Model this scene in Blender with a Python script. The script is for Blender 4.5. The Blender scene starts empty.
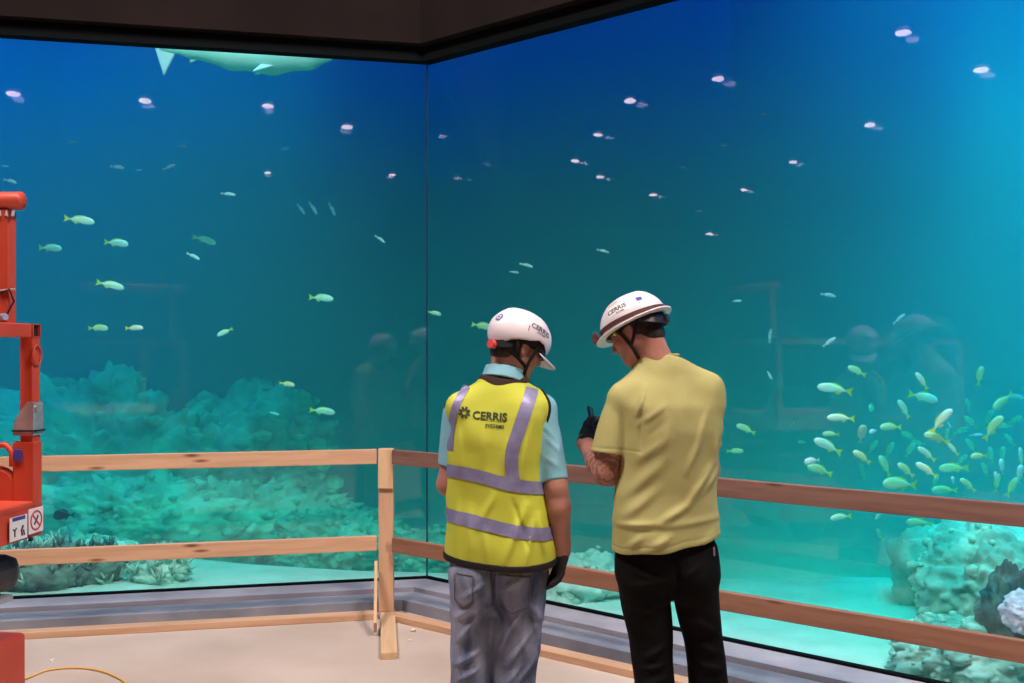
import bpy, bmesh, math, random
import numpy as np
from mathutils import Vector, Matrix, Euler, noise
from mathutils.bvhtree import BVHTree

scene = bpy.context.scene
COL = scene.collection
PI = math.pi
rad = math.radians

# ------------------------------------------------------------------ camera
CAMZ = 1.65
F = 1000.0            # focal length in pixels of the 1024 x 683 frame
HY = 350.0            # image row of the eye level
cam_data = bpy.data.cameras.new('camera')
cam_data.lens = 36.0 * F / 1024.0
cam_data.sensor_width = 36.0
cam_data.shift_y = (HY - 341.5) / 1024.0
cam_data.clip_end = 200
cam = bpy.data.objects.new('camera', cam_data)
COL.objects.link(cam)
cam.location = (0, 0, CAMZ)
cam.rotation_euler = (rad(90), 0, 0)
scene.camera = cam

# ------------------------------------------------------------------ world, exposure
world = bpy.data.worlds.new('world')
scene.world = world
world.use_nodes = True
world.node_tree.nodes['Background'].inputs[0].default_value = (0.75, 0.72, 0.8, 1)
world.node_tree.nodes['Background'].inputs[1].default_value = 0.02
scene.view_settings.view_transform = 'Standard'
scene.view_settings.look = 'None'
scene.view_settings.gamma = 1.0
scene.view_settings.exposure = 0.0
scene.view_settings.use_curve_mapping = False
scene.cycles.use_denoising = True
scene.cycles.max_bounces = 8
scene.cycles.diffuse_bounces = 3
scene.cycles.glossy_bounces = 3
scene.cycles.transmission_bounces = 4
scene.cycles.transparent_max_bounces = 12
scene.cycles.volume_bounces = 1
scene.cycles.sample_clamp_indirect = 6.0


def area_lamp(name, loc, target, sx, sy, power, color, spread=180):
    l = bpy.data.lights.new(name, 'AREA')
    l.shape = 'RECTANGLE'
    l.size, l.size_y = sx, sy
    l.energy = power
    l.color = color
    l.spread = rad(spread)
    o = bpy.data.objects.new(name, l)
    COL.objects.link(o)
    o.location = loc
    d = Vector(target) - Vector(loc)
    o.rotation_euler = d.to_track_quat('-Z', 'Y').to_euler()
    return o


# work lights high in the hall (the room side)
area_lamp('work_light', (2.2, 2.2, 6.8), (0.2, 4.6, 0.4), 1.6, 1.2, 530, (1.0, 0.84, 0.77))
area_lamp('work_light', (-2.6, 2.6, 6.8), (-0.6, 4.8, 0.6), 1.4, 1.2, 460, (1.0, 0.86, 0.80))
# lamps over the tank, with added unseen fill lights among them
area_lamp('tank_lamp_or_fill', (9.2, 7.0, 5.6), (8.4, 9.8, 1.4), 2.4, 3.0, 800, (0.0, 0.11, 1.0))
area_lamp('tank_lamp_or_fill', (-8.4, 8.4, 5.6), (-7.2, 11.5, 1.8), 3.0, 2.0, 350, (0.0, 0.10, 1.0))
area_lamp('tank_lamp_or_fill', (4.6, 8.9, -0.95), (6.6, 13.0, -0.35), 6.0, 0.4, 420, (0.0, 0.75, 0.78), 150)  # added unseen uplight behind the sand lip, brightens the low water
area_lamp('tank_lamp_or_fill', (-1.2, 9.6, -0.95), (-1.6, 14.5, -0.4), 4.0, 0.4, 150, (0.0, 0.75, 0.78), 150)  # second added uplight, out of view, for the low water further left
area_lamp('tank_lamp_or_fill', (-2.1, 7.0, 4.25), (-2.1, 7.7, 3.8), 1.6, 0.1, 5, (0.9, 0.92, 1.0), 120)  # added fill behind the window head, lights the shark's near side
area_lamp('tank_lamp_or_fill', (4.0, 5.5, 4.9), (4.0, 5.6, 0), 4.5, 1.5, 150, (0.06, 0.50, 0.88), 60)
area_lamp('tank_lamp_or_fill', (-4.3, 7.8, 4.9), (-4.3, 7.7, 0), 5.5, 1.5, 80, (0.06, 0.50, 0.88), 60)
area_lamp('tank_lamp_or_fill', (5.0, 9.0, 5.2), (4.6, 9.2, 0), 6.0, 1.5, 130, (0.0, 0.52, 0.85), 45)  # added light over the mid water, brightens the sand slope and depths
area_lamp('tank_lamp_or_fill', (-4.5, 10.0, 5.2), (-4.5, 10.2, 0), 5.0, 1.5, 32, (0.0, 0.50, 0.85), 45)  # added left counterpart, brightens the mid water


# ------------------------------------------------------------------ helpers
def P(px, py, Y):
    """the point of the place that the photo shows at (px, py), at distance Y"""
    return Vector(((px - 512) * Y / F, Y, CAMZ - (py - HY) * Y / F))


def tag(o, label=None, cat=None, group=None, kind=None):
    if label: o['label'] = label
    if cat: o['category'] = cat
    if group: o['group'] = group
    if kind: o['kind'] = kind
    return o


def link(name, me, m, parent=None, smooth=False):
    o = bpy.data.objects.new(name, me)
    COL.objects.link(o)
    if m is not None:
        me.materials.append(m)
    if parent is not None:
        o.parent = parent
    if smooth and len(me.polygons):
        me.polygons.foreach_set('use_smooth', [True] * len(me.polygons))
    return o


def mesh(name, verts, faces):
    me = bpy.data.meshes.new(name)
    me.from_pydata([tuple(v) for v in verts], [], [tuple(f) for f in faces])
    me.update()
    return me


def obj(name, bm, m, parent=None, smooth=False):
    me = bpy.data.meshes.new(name)
    bmesh.ops.recalc_face_normals(bm, faces=bm.faces[:])
    bm.to_mesh(me)
    bm.free()
    return link(name, me, m, parent, smooth)


def empty(name, loc=(0, 0, 0), rz=0.0):
    o = bpy.data.objects.new(name, None)
    COL.objects.link(o)
    o.location = loc
    o.rotation_euler = (0, 0, rz)
    o.empty_display_size = 0.1
    return o


def struct(name, bm, m):
    return tag(obj(name, bm, m), kind='structure')


def add_box(bm, c, s, rot=None, bevel=0.0):
    M = Matrix.Translation(Vector(c))
    if rot is not None:
        M = M @ (rot if isinstance(rot, Matrix) else Euler(rot).to_matrix()).to_4x4()
    M = M @ Matrix.Diagonal((s[0], s[1], s[2], 1))
    r = bmesh.ops.create_cube(bm, size=1.0, matrix=M)
    if bevel > 0:
        es = set()
        for v in r['verts']:
            es.update(v.link_edges)
        bmesh.ops.bevel(bm, geom=list(es), offset=bevel, segments=2, affect='EDGES', profile=0.5)


def frame_dir(d):
    """matrix whose columns are (along d horizontally, across, up)"""
    d = Vector(d).normalized()
    up = Vector((0, 0, 1)) if abs(d.z) < 0.95 else Vector((0, 1, 0))
    s = up.cross(d).normalized()
    u = d.cross(s).normalized()
    return Matrix((d, s, u)).transposed()


def add_beam(bm, a, b, w, h, bevel=0.003):
    """a bar from a to b: w across, h along its own up"""
    a, b = Vector(a), Vector(b)
    add_box(bm, (a + b) / 2, ((b - a).length, w, h), frame_dir(b - a), bevel)


def add_tube(bm, pts, r, seg=10, caps=True):
    pts = [Vector(p) for p in pts]
    rs = r if isinstance(r, (list, tuple)) else [r] * len(pts)
    rings = []
    t0 = (pts[1] - pts[0]).normalized()
    ref = Vector((0, 0, 1)) if abs(t0.z) < 0.9 else Vector((1, 0, 0))
    n = t0.cross(ref).normalized()
    for i, p in enumerate(pts):
        t = (pts[min(i + 1, len(pts) - 1)] - pts[max(i - 1, 0)]).normalized()
        n = (n - t * n.dot(t)).normalized()
        b = t.cross(n)
        rings.append([bm.verts.new(p + (n * math.cos(2 * PI * k / seg) + b * math.sin(2 * PI * k / seg)) * rs[i]) for k in range(seg)])
    for i in range(len(rings) - 1):
        for k in range(seg):
            bm.faces.new((rings[i][k], rings[i][(k + 1) % seg], rings[i + 1][(k + 1) % seg], rings[i + 1][k]))
    if caps:
        bm.faces.new(rings[0][::-1])
        bm.faces.new(rings[-1])


def add_ribbon(bm, pts, nrm, w, t):
    """a flat strap through pts; nrm(i) gives the outward normal"""
    pts = [Vector(p) for p in pts]
    rings = []
    for i, p in enumerate(pts):
        tg = (pts[min(i + 1, len(pts) - 1)] - pts[max(i - 1, 0)]).normalized()
        n = Vector(nrm(i)); n = (n - tg * n.dot(tg)).normalized()
        s = tg.cross(n)
        rings.append([bm.verts.new(p + s * (w / 2) * a + n * (t / 2) * b) for a, b in ((-1, -1), (1, -1), (1, 1), (-1, 1))])
    for i in range(len(rings) - 1):
        for k in range(4):
            bm.faces.new((rings[i][k], rings[i][(k + 1) % 4], rings[i + 1][(k + 1) % 4], rings[i + 1][k]))
    bm.faces.new(rings[0][::-1]); bm.faces.new(rings[-1])


def add_prism(bm, poly, z0, z1):
    lo = [bm.verts.new((x, y, z0)) for x, y in poly]
    hi = [bm.verts.new((x, y, z1)) for x, y in poly]
    n = len(poly)
    bm.faces.new(lo[::-1]); bm.faces.new(hi)
    for i in range(n):
        bm.faces.new((lo[i], lo[(i + 1) % n], hi[(i + 1) % n], hi[i]))


def BM():
    return bmesh.new()


# ------------------------------------------------------------------ materials
def mat(name, color, rough=0.6, metal=0.0, spec=0.5):
    m = bpy.data.materials.new(name)
    m.use_nodes = True
    b = m.node_tree.nodes['Principled BSDF']
    b.inputs['Base Color'].default_value = (*color, 1)
    b.inputs['Roughness'].default_value = rough
    b.inputs['Metallic'].default_value = metal
    b.inputs['Specular IOR Level'].default_value = spec
    return m


def nd(m, t, **kw):
    n = m.node_tree.nodes.new(t)
    for k, v in kw.items():
        setattr(n, k, v)
    return n


def lk(m, a, b):
    m.node_tree.links.new(a, b)


def noisy(name, c1, c2, scale, rough=0.7, bump=0.0, bscale=None, stretch=(1, 1, 1), detail=6, lo=0.35, hi=0.65, spec=0.4, metal=0.0, extra=None, dist=0.0):
    """two colours mixed by noise over the object, with a bump"""
    m = mat(name, c1, rough, metal, spec)
    b = m.node_tree.nodes['Principled BSDF']
    tc = nd(m, 'ShaderNodeTexCoord')
    mp = nd(m, 'ShaderNodeMapping')
    mp.inputs['Scale'].default_value = stretch
    lk(m, tc.outputs['Object'], mp.inputs['Vector'])
    nz = nd(m, 'ShaderNodeTexNoise')
    nz.inputs['Scale'].default_value = scale
    nz.inputs['Detail'].default_value = detail
    nz.inputs['Distortion'].default_value = dist
    lk(m, mp.outputs[0], nz.inputs['Vector'])
    cr = nd(m, 'ShaderNodeValToRGB')
    cr.color_ramp.elements[0].position = lo
    cr.color_ramp.elements[1].position = hi
    cr.color_ramp.elements[0].color = (*c1, 1)
    cr.color_ramp.elements[1].color = (*c2, 1)
    lk(m, nz.outputs['Fac'], cr.inputs['Fac'])
    lk(m, cr.outputs[0], b.inputs['Base Color'])
    if bump:
        bz = nd(m, 'ShaderNodeTexNoise')
        bz.inputs['Scale'].default_value = bscale or scale * 4
        bz.inputs['Detail'].default_value = 5
        lk(m, mp.outputs[0], bz.inputs['Vector'])
        bp = nd(m, 'ShaderNodeBump')
        bp.inputs['Strength'].default_value = bump
        bp.inputs['Distance'].default_value = 0.01
        lk(m, bz.outputs['Fac'], bp.inputs['Height'])
        lk(m, bp.outputs[0], b.inputs['Normal'])
    m['ramp'] = cr.name
    return m


def wood(name, c1, c2, knot=(0.16, 0.06, 0.03)):
    """softwood: grain along the object's own X, a few knots"""
    m = mat(name, c1, 0.65, 0, 0.25)
    b = m.node_tree.nodes['Principled BSDF']
    tc = nd(m, 'ShaderNodeTexCoord')
    mp = nd(m, 'ShaderNodeMapping'); mp.inputs['Scale'].default_value = (0.9, 9, 14)
    lk(m, tc.outputs['Object'], mp.inputs['Vector'])
    nz = nd(m, 'ShaderNodeTexNoise'); nz.inputs['Scale'].default_value = 2.2; nz.inputs['Detail'].default_value = 8; nz.inputs['Distortion'].default_value = 0.6
    lk(m, mp.outputs[0], nz.inputs['Vector'])
    cr = nd(m, 'ShaderNodeValToRGB')
    cr.color_ramp.elements[0].position = 0.32; cr.color_ramp.elements[0].color = (*c2, 1)
    cr.color_ramp.elements[1].position = 0.62; cr.color_ramp.elements[1].color = (*c1, 1)
    lk(m, nz.outputs['Fac'], cr.inputs['Fac'])
    mp2 = nd(m, 'ShaderNodeMapping'); mp2.inputs['Scale'].default_value = (2.6, 7, 12)
    lk(m, tc.outputs['Object'], mp2.inputs['Vector'])
    vo = nd(m, 'ShaderNodeTexVoronoi'); vo.inputs['Scale'].default_value = 1.0
    lk(m, mp2.outputs[0], vo.inputs['Vector'])
    kr = nd(m, 'ShaderNodeValToRGB')
    kr.color_ramp.elements[0].position = 0.06; kr.color_ramp.elements[0].color = (1, 1, 1, 1)
    kr.color_ramp.elements[1].position = 0.17; kr.color_ramp.elements[1].color = (0, 0, 0, 1)
    lk(m, vo.outputs['Distance'], kr.inputs['Fac'])
    mx = nd(m, 'ShaderNodeMix', data_type='RGBA')
    lk(m, kr.outputs[0], mx.inputs['Factor'])
    lk(m, cr.outputs[0], mx.inputs[6]); mx.inputs[7].default_value = (*knot, 1)
    lk(m, mx.outputs[2], b.inputs['Base Color'])
    bp = nd(m, 'ShaderNodeBump'); bp.inputs['Strength'].default_value = 0.25; bp.inputs['Distance'].default_value = 0.004
    lk(m, nz.outputs['Fac'], bp.inputs['Height']); lk(m, bp.outputs[0], b.inputs['Normal'])
    return m


M = {}
M['wood'] = wood('softwood', (0.62, 0.38, 0.24), (0.50, 0.29, 0.17))
M['wood_red_shaded'] = wood('softwood_reddish_shaded', (0.25, 0.135, 0.105), (0.17, 0.088, 0.07), (0.05, 0.02, 0.02))  # redder wood, with part of the right side's dimmer light in its colour
M['wood_mid_shaded'] = wood('softwood_brown_shaded', (0.32, 0.155, 0.10), (0.24, 0.11, 0.07), (0.08, 0.03, 0.02))  # brown wood, also darkened in colour for the dimmer right side
M['wood_pale'] = wood('softwood_pale', (0.66, 0.45, 0.27), (0.55, 0.35, 0.20))
M['concrete'] = noisy('concrete_floor', (0.44, 0.355, 0.295), (0.57, 0.475, 0.405), 1.1, 0.8, 0.15, 60, detail=10)
M['curb'] = noisy('grey_coated_concrete', (0.26, 0.25, 0.30), (0.38, 0.36, 0.41), 2.5, 0.7, 0.25, 30, stretch=(1, 1, 3), detail=8)
M['curb_dark'] = noisy('grey_blue_coated_concrete', (0.20, 0.205, 0.25), (0.31, 0.31, 0.36), 3.0, 0.7, 0.2, 30, detail=8)
M['header'] = noisy('dark_painted_board', (0.010, 0.0075, 0.0075), (0.014, 0.010, 0.010), 1.5, 0.95, 0, detail=3, spec=0.05)
M['black_frame'] = mat('black_gasket', (0.002, 0.003, 0.004), 0.9, spec=0.1)
M['room_wall'] = mat('dark_wall_paint', (0.02, 0.018, 0.02), 0.9)
M['orange'] = noisy('orange_red_enamel', (0.48, 0.055, 0.028), (0.55, 0.075, 0.038), 5, 0.42, 0.03, 40, spec=0.4)
M['steel'] = noisy('galvanised_steel', (0.45, 0.45, 0.46), (0.6, 0.6, 0.6), 20, 0.45, metal=0.7)
M['rubber'] = noisy('black_rubber', (0.015, 0.015, 0.017), (0.035, 0.033, 0.034), 12, 0.55, 0.1)
M['black'] = mat('black_plastic', (0.012, 0.012, 0.014), 0.45)
M['white_plastic'] = mat('white_plastic', (0.66, 0.62, 0.66), 0.4)
M['sticker'] = mat('white_sticker', (0.75, 0.73, 0.74), 0.45)
M['red_print'] = mat('red_print', (0.55, 0.03, 0.03), 0.5)
M['blue_print'] = mat('blue_print', (0.05, 0.05, 0.30), 0.5)
M['black_print'] = mat('black_print', (0.02, 0.02, 0.025), 0.5)

# glass of the tank: clear acrylic, faint reflections
g = bpy.data.materials.new('clear_acrylic'); g.use_nodes = True
nt = g.node_tree; nt.nodes.clear()
out = nt.nodes.new('ShaderNodeOutputMaterial')
tr = nt.nodes.new('ShaderNodeBsdfTransparent'); tr.inputs[0].default_value = (0.97, 1, 1, 1)
gl = nt.nodes.new('ShaderNodeBsdfGlossy'); gl.inputs['Roughness'].default_value = 0.0; gl.inputs['Color'].default_value = (1, 1, 1, 1)
ge = nt.nodes.new('ShaderNodeNewGeometry')
def _m(op, a, b=None, cl=False):
    n = nt.nodes.new('ShaderNodeMath'); n.operation = op; n.use_clamp = cl
    for i, v in enumerate((a, b)):
        if v is None: continue
        if isinstance(v, (int, float)): n.inputs[i].default_value = v
        else: nt.links.new(v, n.inputs[i])
    return n.outputs[0]
dp = nt.nodes.new('ShaderNodeVectorMath'); dp.operation = 'DOT_PRODUCT'
nt.links.new(ge.outputs['Incoming'], dp.inputs[0]); nt.links.new(ge.outputs['Normal'], dp.inputs[1])
fres = _m('ADD', _m('MULTIPLY', _m('POWER', _m('SUBTRACT', 1.0, _m('ABSOLUTE', dp.outputs['Value']), True), 5.0), 0.95), 0.04, True)
mx = nt.nodes.new('ShaderNodeMixShader')
nt.links.new(fres, mx.inputs[0]); nt.links.new(tr.outputs[0], mx.inputs[1]); nt.links.new(gl.outputs[0], mx.inputs[2])
nt.links.new(mx.outputs[0], out.inputs['Surface'])
M['glass'] = g
g2_ = g.copy(); g2_.name = 'acrylic_water_face'
for n_ in g2_.node_tree.nodes:
    if n_.type == 'MATH' and n_.operation == 'ADD': n_.inputs[1].default_value = 0.008
    if n_.type == 'MATH' and n_.operation == 'MULTIPLY': n_.inputs[1].default_value = 0.15
M['glass_wet'] = g2_
M['joint'] = mat('blue_grey_joint', (0.006, 0.035, 0.05), 0.6)

# water: scatters and absorbs, red first
w = bpy.data.materials.new('aquarium_water'); w.use_nodes = True
nt = w.node_tree; nt.nodes.clear()
out = nt.nodes.new('ShaderNodeOutputMaterial')
va = nt.nodes.new('ShaderNodeVolumeAbsorption'); va.inputs['Color'].default_value = (0.0, 0.915, 0.80, 1); va.inputs['Density'].default_value = 0.55
vs = nt.nodes.new('ShaderNodeVolumeScatter'); vs.inputs['Color'].default_value = (0.25, 0.85, 1.0, 1); vs.inputs['Density'].default_value = 0.115
vs.inputs['Anisotropy'].default_value = 0.0
ad = nt.nodes.new('ShaderNodeAddShader')
nt.links.new(va.outputs[0], ad.inputs[0]); nt.links.new(vs.outputs[0], ad.inputs[1]); nt.links.new(ad.outputs[0], out.inputs['Volume'])
M['water'] = w
M['tank_blue'] = mat('blue_tank_paint', (0.005, 0.23, 0.78), 0.8)
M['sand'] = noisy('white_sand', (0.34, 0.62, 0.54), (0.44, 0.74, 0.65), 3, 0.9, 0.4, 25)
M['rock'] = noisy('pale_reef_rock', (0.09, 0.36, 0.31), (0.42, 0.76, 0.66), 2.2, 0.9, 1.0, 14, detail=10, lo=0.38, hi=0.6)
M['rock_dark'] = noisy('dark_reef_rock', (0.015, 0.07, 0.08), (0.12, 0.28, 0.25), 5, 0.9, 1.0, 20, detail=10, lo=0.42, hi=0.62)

# ------------------------------------------------------------------ the setting
GC = Vector((-0.578, 6.80))                    # corner of the glass
uL = Vector((-0.976, -0.217)).normalized()     # along the left pane, away from the corner
uR = Vector((0.764, -0.646)).normalized()      # along the right pane
nL = Vector((0.217, -0.976)).normalized()      # towards the room
nR = Vector((-0.646, -0.764)).normalized()
LL, LR = 5.6, 6.2
GTOP, GBOT = 3.60, 0.10


def g2(side, s, off):
    """a point s metres along a pane from the corner, off metres into the room"""
    u, n = (uL, nL) if side == 'L' else (uR, nR)
    p = GC + u * s + n * off
    return (p.x, p.y)


def corner(off):
    """where the two lines at distance off from the panes meet"""
    a = GC + nL * off; b = GC + nR * off
    A = Matrix(((uL.x, -uR.x), (uL.y, -uR.y)))
    t = A.inverted() @ (b - a)
    p = a + uL * t.x
    return (p.x, p.y)


def band(o1, o2, sides='LR'):
    """plan outline of a strip that follows both panes, between two offsets"""
    return [g2('L', LL, o1), corner(o1), g2('R', LR, o1), g2('R', LR, o2), corner(o2), g2('L', LL, o2)]


bm = BM(); add_prism(bm, [(-36, -33), (8.9, -33), (8.9, 2.4), g2('R', LR, -0.02), corner(-0.02), g2('L', LL, -0.02), (-36, 5.2)], -0.1, 0.0)
struct('floor', bm, M['concrete'])
bm = BM(); add_box(bm, (-13.5, -12.6, 7.05), (45, 41, 0.1))
struct('ceiling', bm, M['room_wall'])
bm = BM(); add_box(bm, (-13.5, -33.0, 3.5), (45, 0.1, 7))
struct('wall_back', bm, M['room_wall'])
bm = BM(); add_box(bm, (-36.0, -14.0, 3.5), (0.1, 38, 7))
struct('wall_left', bm, M['room_wall'])
bm = BM(); add_box(bm, (8.9, -15.5, 3.5), (0.1, 35, 7))
struct('wall_right', bm, M['room_wall'])

# concrete kerb under the glass: two steps, then the channel that holds the pane
bm = BM(); add_prism(bm, band(0.44, -0.03), 0.0, 0.070)
struct('trim_1', bm, M['curb_dark'])
bm = BM(); add_prism(bm, band(0.24, -0.03), 0.070, 0.10)
struct('trim_2', bm, M['curb'])
bm = BM(); add_prism(bm, band(0.02, -0.02), 0.10, 0.112)
struct('trim_3', bm, M['black_frame'])
# the panes: thick acrylic, room face and the weaker water face
for i, (side, a, b) in enumerate((('L', g2('L', LL, 0), (GC.x, GC.y)), ('R', (GC.x, GC.y), g2('R', LR, 0)))):
    a2, b2 = (g2('L', LL, -0.2), corner(-0.2)) if side == 'L' else (corner(-0.2), g2('R', LR, -0.2))
    me_ = mesh('window', [(a[0], a[1], GBOT), (b[0], b[1], GBOT), (b[0], b[1], GTOP + 0.1), (a[0], a[1], GTOP + 0.1), (a2[0], a2[1], GBOT - 0.05), (b2[0], b2[1], GBOT - 0.05), (b2[0], b2[1], GTOP + 0.1), (a2[0], a2[1], GTOP + 0.1)], [(0, 1, 2, 3), (4, 5, 6, 7)])
    o = link('window_%d' % (i + 1), me_, M['glass'])
    me_.materials.append(M['glass_wet']); me_.polygons[1].material_index = 1
    tag(o, kind='structure')
# the joint where the two panes meet
bm = BM(); add_prism(bm, [(GC.x - 0.006, GC.y + 0.006), (GC.x, GC.y - 0.004), (GC.x + 0.006, GC.y + 0.004), (GC.x, GC.y + 0.012)], GBOT, GTOP)
struct('trim_5', bm, M['joint'])
# black head of the window, then the dark bulkhead above
bm = BM(); add_prism(bm, band(0.05, -0.04), GTOP, GTOP + 0.10)
struct('trim_4', bm, M['black_frame'])
bm = BM(); add_prism(bm, band(0.12, -0.10), GTOP + 0.095, 7.0)
struct('wall_front', bm, M['header'])

# tank shell and water
ARC = [(11.0, 2.6), (11.0, 6.6), (10.5, 9.4), (9.0, 12.0), (6.5, 14.1), (3.4, 15.5), (0.0, 16.0), (-3.4, 15.5), (-6.3, 14.0), (-8.7, 11.9), (-10.2, 9.4), (-10.6, 7.0), (-10.6, 5.3)]
TW = [g2('L', LL, 0), (GC.x, GC.y), g2('R', LR, 0)] + ARC
inner = [g2('L', LL, -0.21), corner(-0.21), g2('R', LR, -0.21)] + [(x * 0.995, 2.7 if y < 2.65 else 5.4 if y < 5.35 else y * 0.995) for x, y in ARC]
bm = BM(); add_prism(bm, inner, -2.4, 4.5)
o = tag(obj('water', bm, M['water']), kind='structure')
shell = [g2('R', LR, 0.0)] + ARC + [g2('L', LL, 0.0)]
bm = BM()
col_ = [[bm.verts.new((x * k, y * (1 + (k - 1) * (y > 6)), z)) for k in (1.0, 1.015) for z in (-2.5, 8.5)] for x, y in shell]
for p, q in zip(col_[:-1], col_[1:]):
    bm.faces.new((p[0], p[1], q[1], q[0])); bm.faces.new((p[2], q[2], q[3], p[3])); bm.faces.new((p[1], p[3], q[3], q[1]))
tag(obj('wall_tank', bm, M['tank_blue'], smooth=False), kind='structure')
bm = BM(); add_box(bm, (0, 9.5, -2.55), (24, 15, 0.1))
struct('floor_tank', bm, M['sand'])

# sandy tank bottom
def sand_height(x, y):
    lip = 7.0 + 0.9 * max(0.0, -x * 0.25) ** 0.8 + 0.35 * noise.noise(Vector((x * 0.4, 2, 1)))
    t = max(0.0, y - lip)
    return 0.05 + 0.03 * noise.noise(Vector((x * 0.5, y * 0.5, 3))) - min(1.3, 0.50 * t * t / (t + 0.5))
vv, ff = [], []
nx, ny = 110, 60
for j in range(ny + 1):
    for i in range(nx + 1):
        x = -10.4 + 21.3 * i / nx; y = 2.7 + 13.2 * j / ny
        vv.append((x, y, sand_height(x, y)))
def off_of(v):
    """signed distance into the room from the bent glass line"""
    q = Vector(v[:2]) - GC
    return min(q.dot(nL), q.dot(nR))
keep = [off_of(v) < 0.02 for v in vv]
for k, v in enumerate(vv):
    d = off_of(v)
    if 0.05 < d < 0.6:
        q = Vector(v[:2]) - GC
        n_ = nL if q.dot(nL) < q.dot(nR) else nR
        p2 = Vector(v[:2]) - n_ * (d - 0.05)
        vv[k] = (p2.x, p2.y, v[2])
for j in range(ny):
    for i in range(nx):
        ids = (j * (nx + 1) + i, j * (nx + 1) + i + 1, (j + 1) * (nx + 1) + i + 1, (j + 1) * (nx + 1) + i)
        if any(keep[k] for k in ids):
            ff.append(ids)
o = link('ground_sand', mesh('ground_sand', vv, ff), M['sand'], smooth=True)
tag(o, kind='structure')

# ------------------------------------------------------------------ timber guard rail
FP = Vector((-0.775, 6.17))                     # foot of the corner post
fL = Vector((-0.978, -0.209)).normalized()
fR = Vector((0.785, -0.620)).normalized()


def f3(side, s, z, off=0.0):
    u = fL if side == 'L' else fR
    n = Vector((u.y, -u.x)) if side == 'L' else Vector((-u.y, u.x))   # towards the tank is negative
    if n.y > 0: n = -n
    p = FP + u * s + n * off
    return Vector((p.x, p.y, z))


def board(name, parent, a, b, w, h, m, rot_extra=None, bevel=0.003):
    """a board as its own mesh, X along its length, so the grain follows it"""
    a, b = Vector(a), Vector(b)
    bm = BM(); add_box(bm, (0, 0, 0), ((b - a).length, w, h), None, bevel)
    o = obj(name, bm, m, parent)
    o.matrix_local = Matrix.Translation((a + b) / 2) @ frame_dir(b - a).to_4x4()
    return o


def rail(label, side, s0, s1, z, m):
    o = board('guard_rail', None, f3(side, s0, z), f3(side, s1, z), 0.038, 0.089, m)
    tag(o, label, 'rail', 'horizontal boards of the timber guard rail')
    return o


rail('pale timber board, upper rail left of the corner post', 'L', 0.060, 3.5, 0.995, M['wood'])
rail('pale timber board with knots, lower rail left of the corner post', 'L', 0.060, 3.5, 0.462, M['wood'])
rail('reddish shade-toned timber board, upper rail right of the corner post, behind both workers', 'R', 0.066, 4.2, 0.995, M['wood_red_shaded'])
rail('brown timber board, lower rail right of the corner post, behind both workers', 'R', 0.066, 4.2, 0.457, M['wood_mid_shaded'] if 'wood_mid_shaded' in M else M['wood_red_shaded'])
for lab, side, s0, s1 in (('pale timber floor plate lying along the kerb left of the corner post', 'L', 0.055, 3.5), ('reddish timber floor plate lying along the kerb right of the corner post', 'R', 0.055, 4.2)):
    o = board('floor_plate', None, f3(side, s0, 0.0195), f3(side, s1, 0.0195), 0.089, 0.038, M['wood'])
    tag(o, lab, 'floor plate', 'timber floor plates')


def post(loc, rz, label):
    t = empty('rail_post', loc, rz)
    tag(t, label, 'post')
    o = board('upright', t, (0, 0, 0.0385), (0, 0, 1.043), 0.092, 0.04, M['wood'])
    o.matrix_local = Matrix.Translation((0, 0, 0.541)) @ Matrix(((0, 1, 0), (0, 0, 1), (1, 0, 0))).to_4x4()
    bm = BM(); add_box(bm, (0, 0, 0), (0.24, 0.092, 0.019), None, 0.002)
    o = obj('splice_block', bm, M['wood_pale'], t)
    o.matrix_local = Matrix.Translation((0, -0.030, 0.920)) @ Matrix(((0, 1, 0), (0, 0, 1), (1, 0, 0))).to_4x4()
    board('foot', t, (0.000, 0.06, 0.019), (0.120, -0.84, 0.019), 0.089, 0.038, M['wood_pale'])
    board('brace', t, (-0.058, -0.045, 0.33), (-0.012, -0.42, 0.052), 0.019, 0.089, M['wood_pale'])
    return t


post((FP.x, FP.y, 0), 0, 'timber corner post with a flat foot board and side brace on the concrete')
q = f3('L', 3.56, 0); post((q.x, q.y, 0), 0.2, 'timber post at the left end of the guard rail')
q = f3('R', 4.26, 0); post((q.x, q.y, 0), -0.6, 'timber post at the right end of the guard rail')

# ------------------------------------------------------------------ orange lift at the left edge
LF = empty('scissor_lift', (-1.759, 3.74, 0), rad(-6))
tag(LF, 'orange red work lift with tube guard rails at the left edge', 'lift')
OR_ = M['orange']


def lbox(name, c, s, m=OR_, par=LF, bevel=0.006, rot=None):
    bm = BM(); add_box(bm, c, s, rot, bevel); return obj(name, bm, m, par)


def ltube_open(bm, x0, x1, y, z, w, t=0.004):
    """square hollow tube along x, open at x1"""
    for dy, dz, sy, sz in ((0, w / 2 - t / 2, w, t), (0, -w / 2 + t / 2, w, t), (w / 2 - t / 2, 0, t, w), (-w / 2 + t / 2, 0, t, w)):
        add_box(bm, ((x0 + x1) / 2, y + dy, z + dz), (x1 - x0, sy, sz))
    add_box(bm, (x1 - 0.15, y, z), (0.002, w - 2 * t, w - 2 * t))


# deck with its edge plate
lbox('platform', (-0.45, -0.95, 1.078), (0.9, 1.9, 0.03))
bm = BM()
add_box(bm, (-0.006, -0.95, 1.018), (0.012, 1.9, 0.115), None, 0.003)
add_box(bm, (-0.45, 0.0, 1.018), (0.9, 0.012, 0.115), None, 0.003)
obj('deck_edge', bm, OR_, LF)
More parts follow.
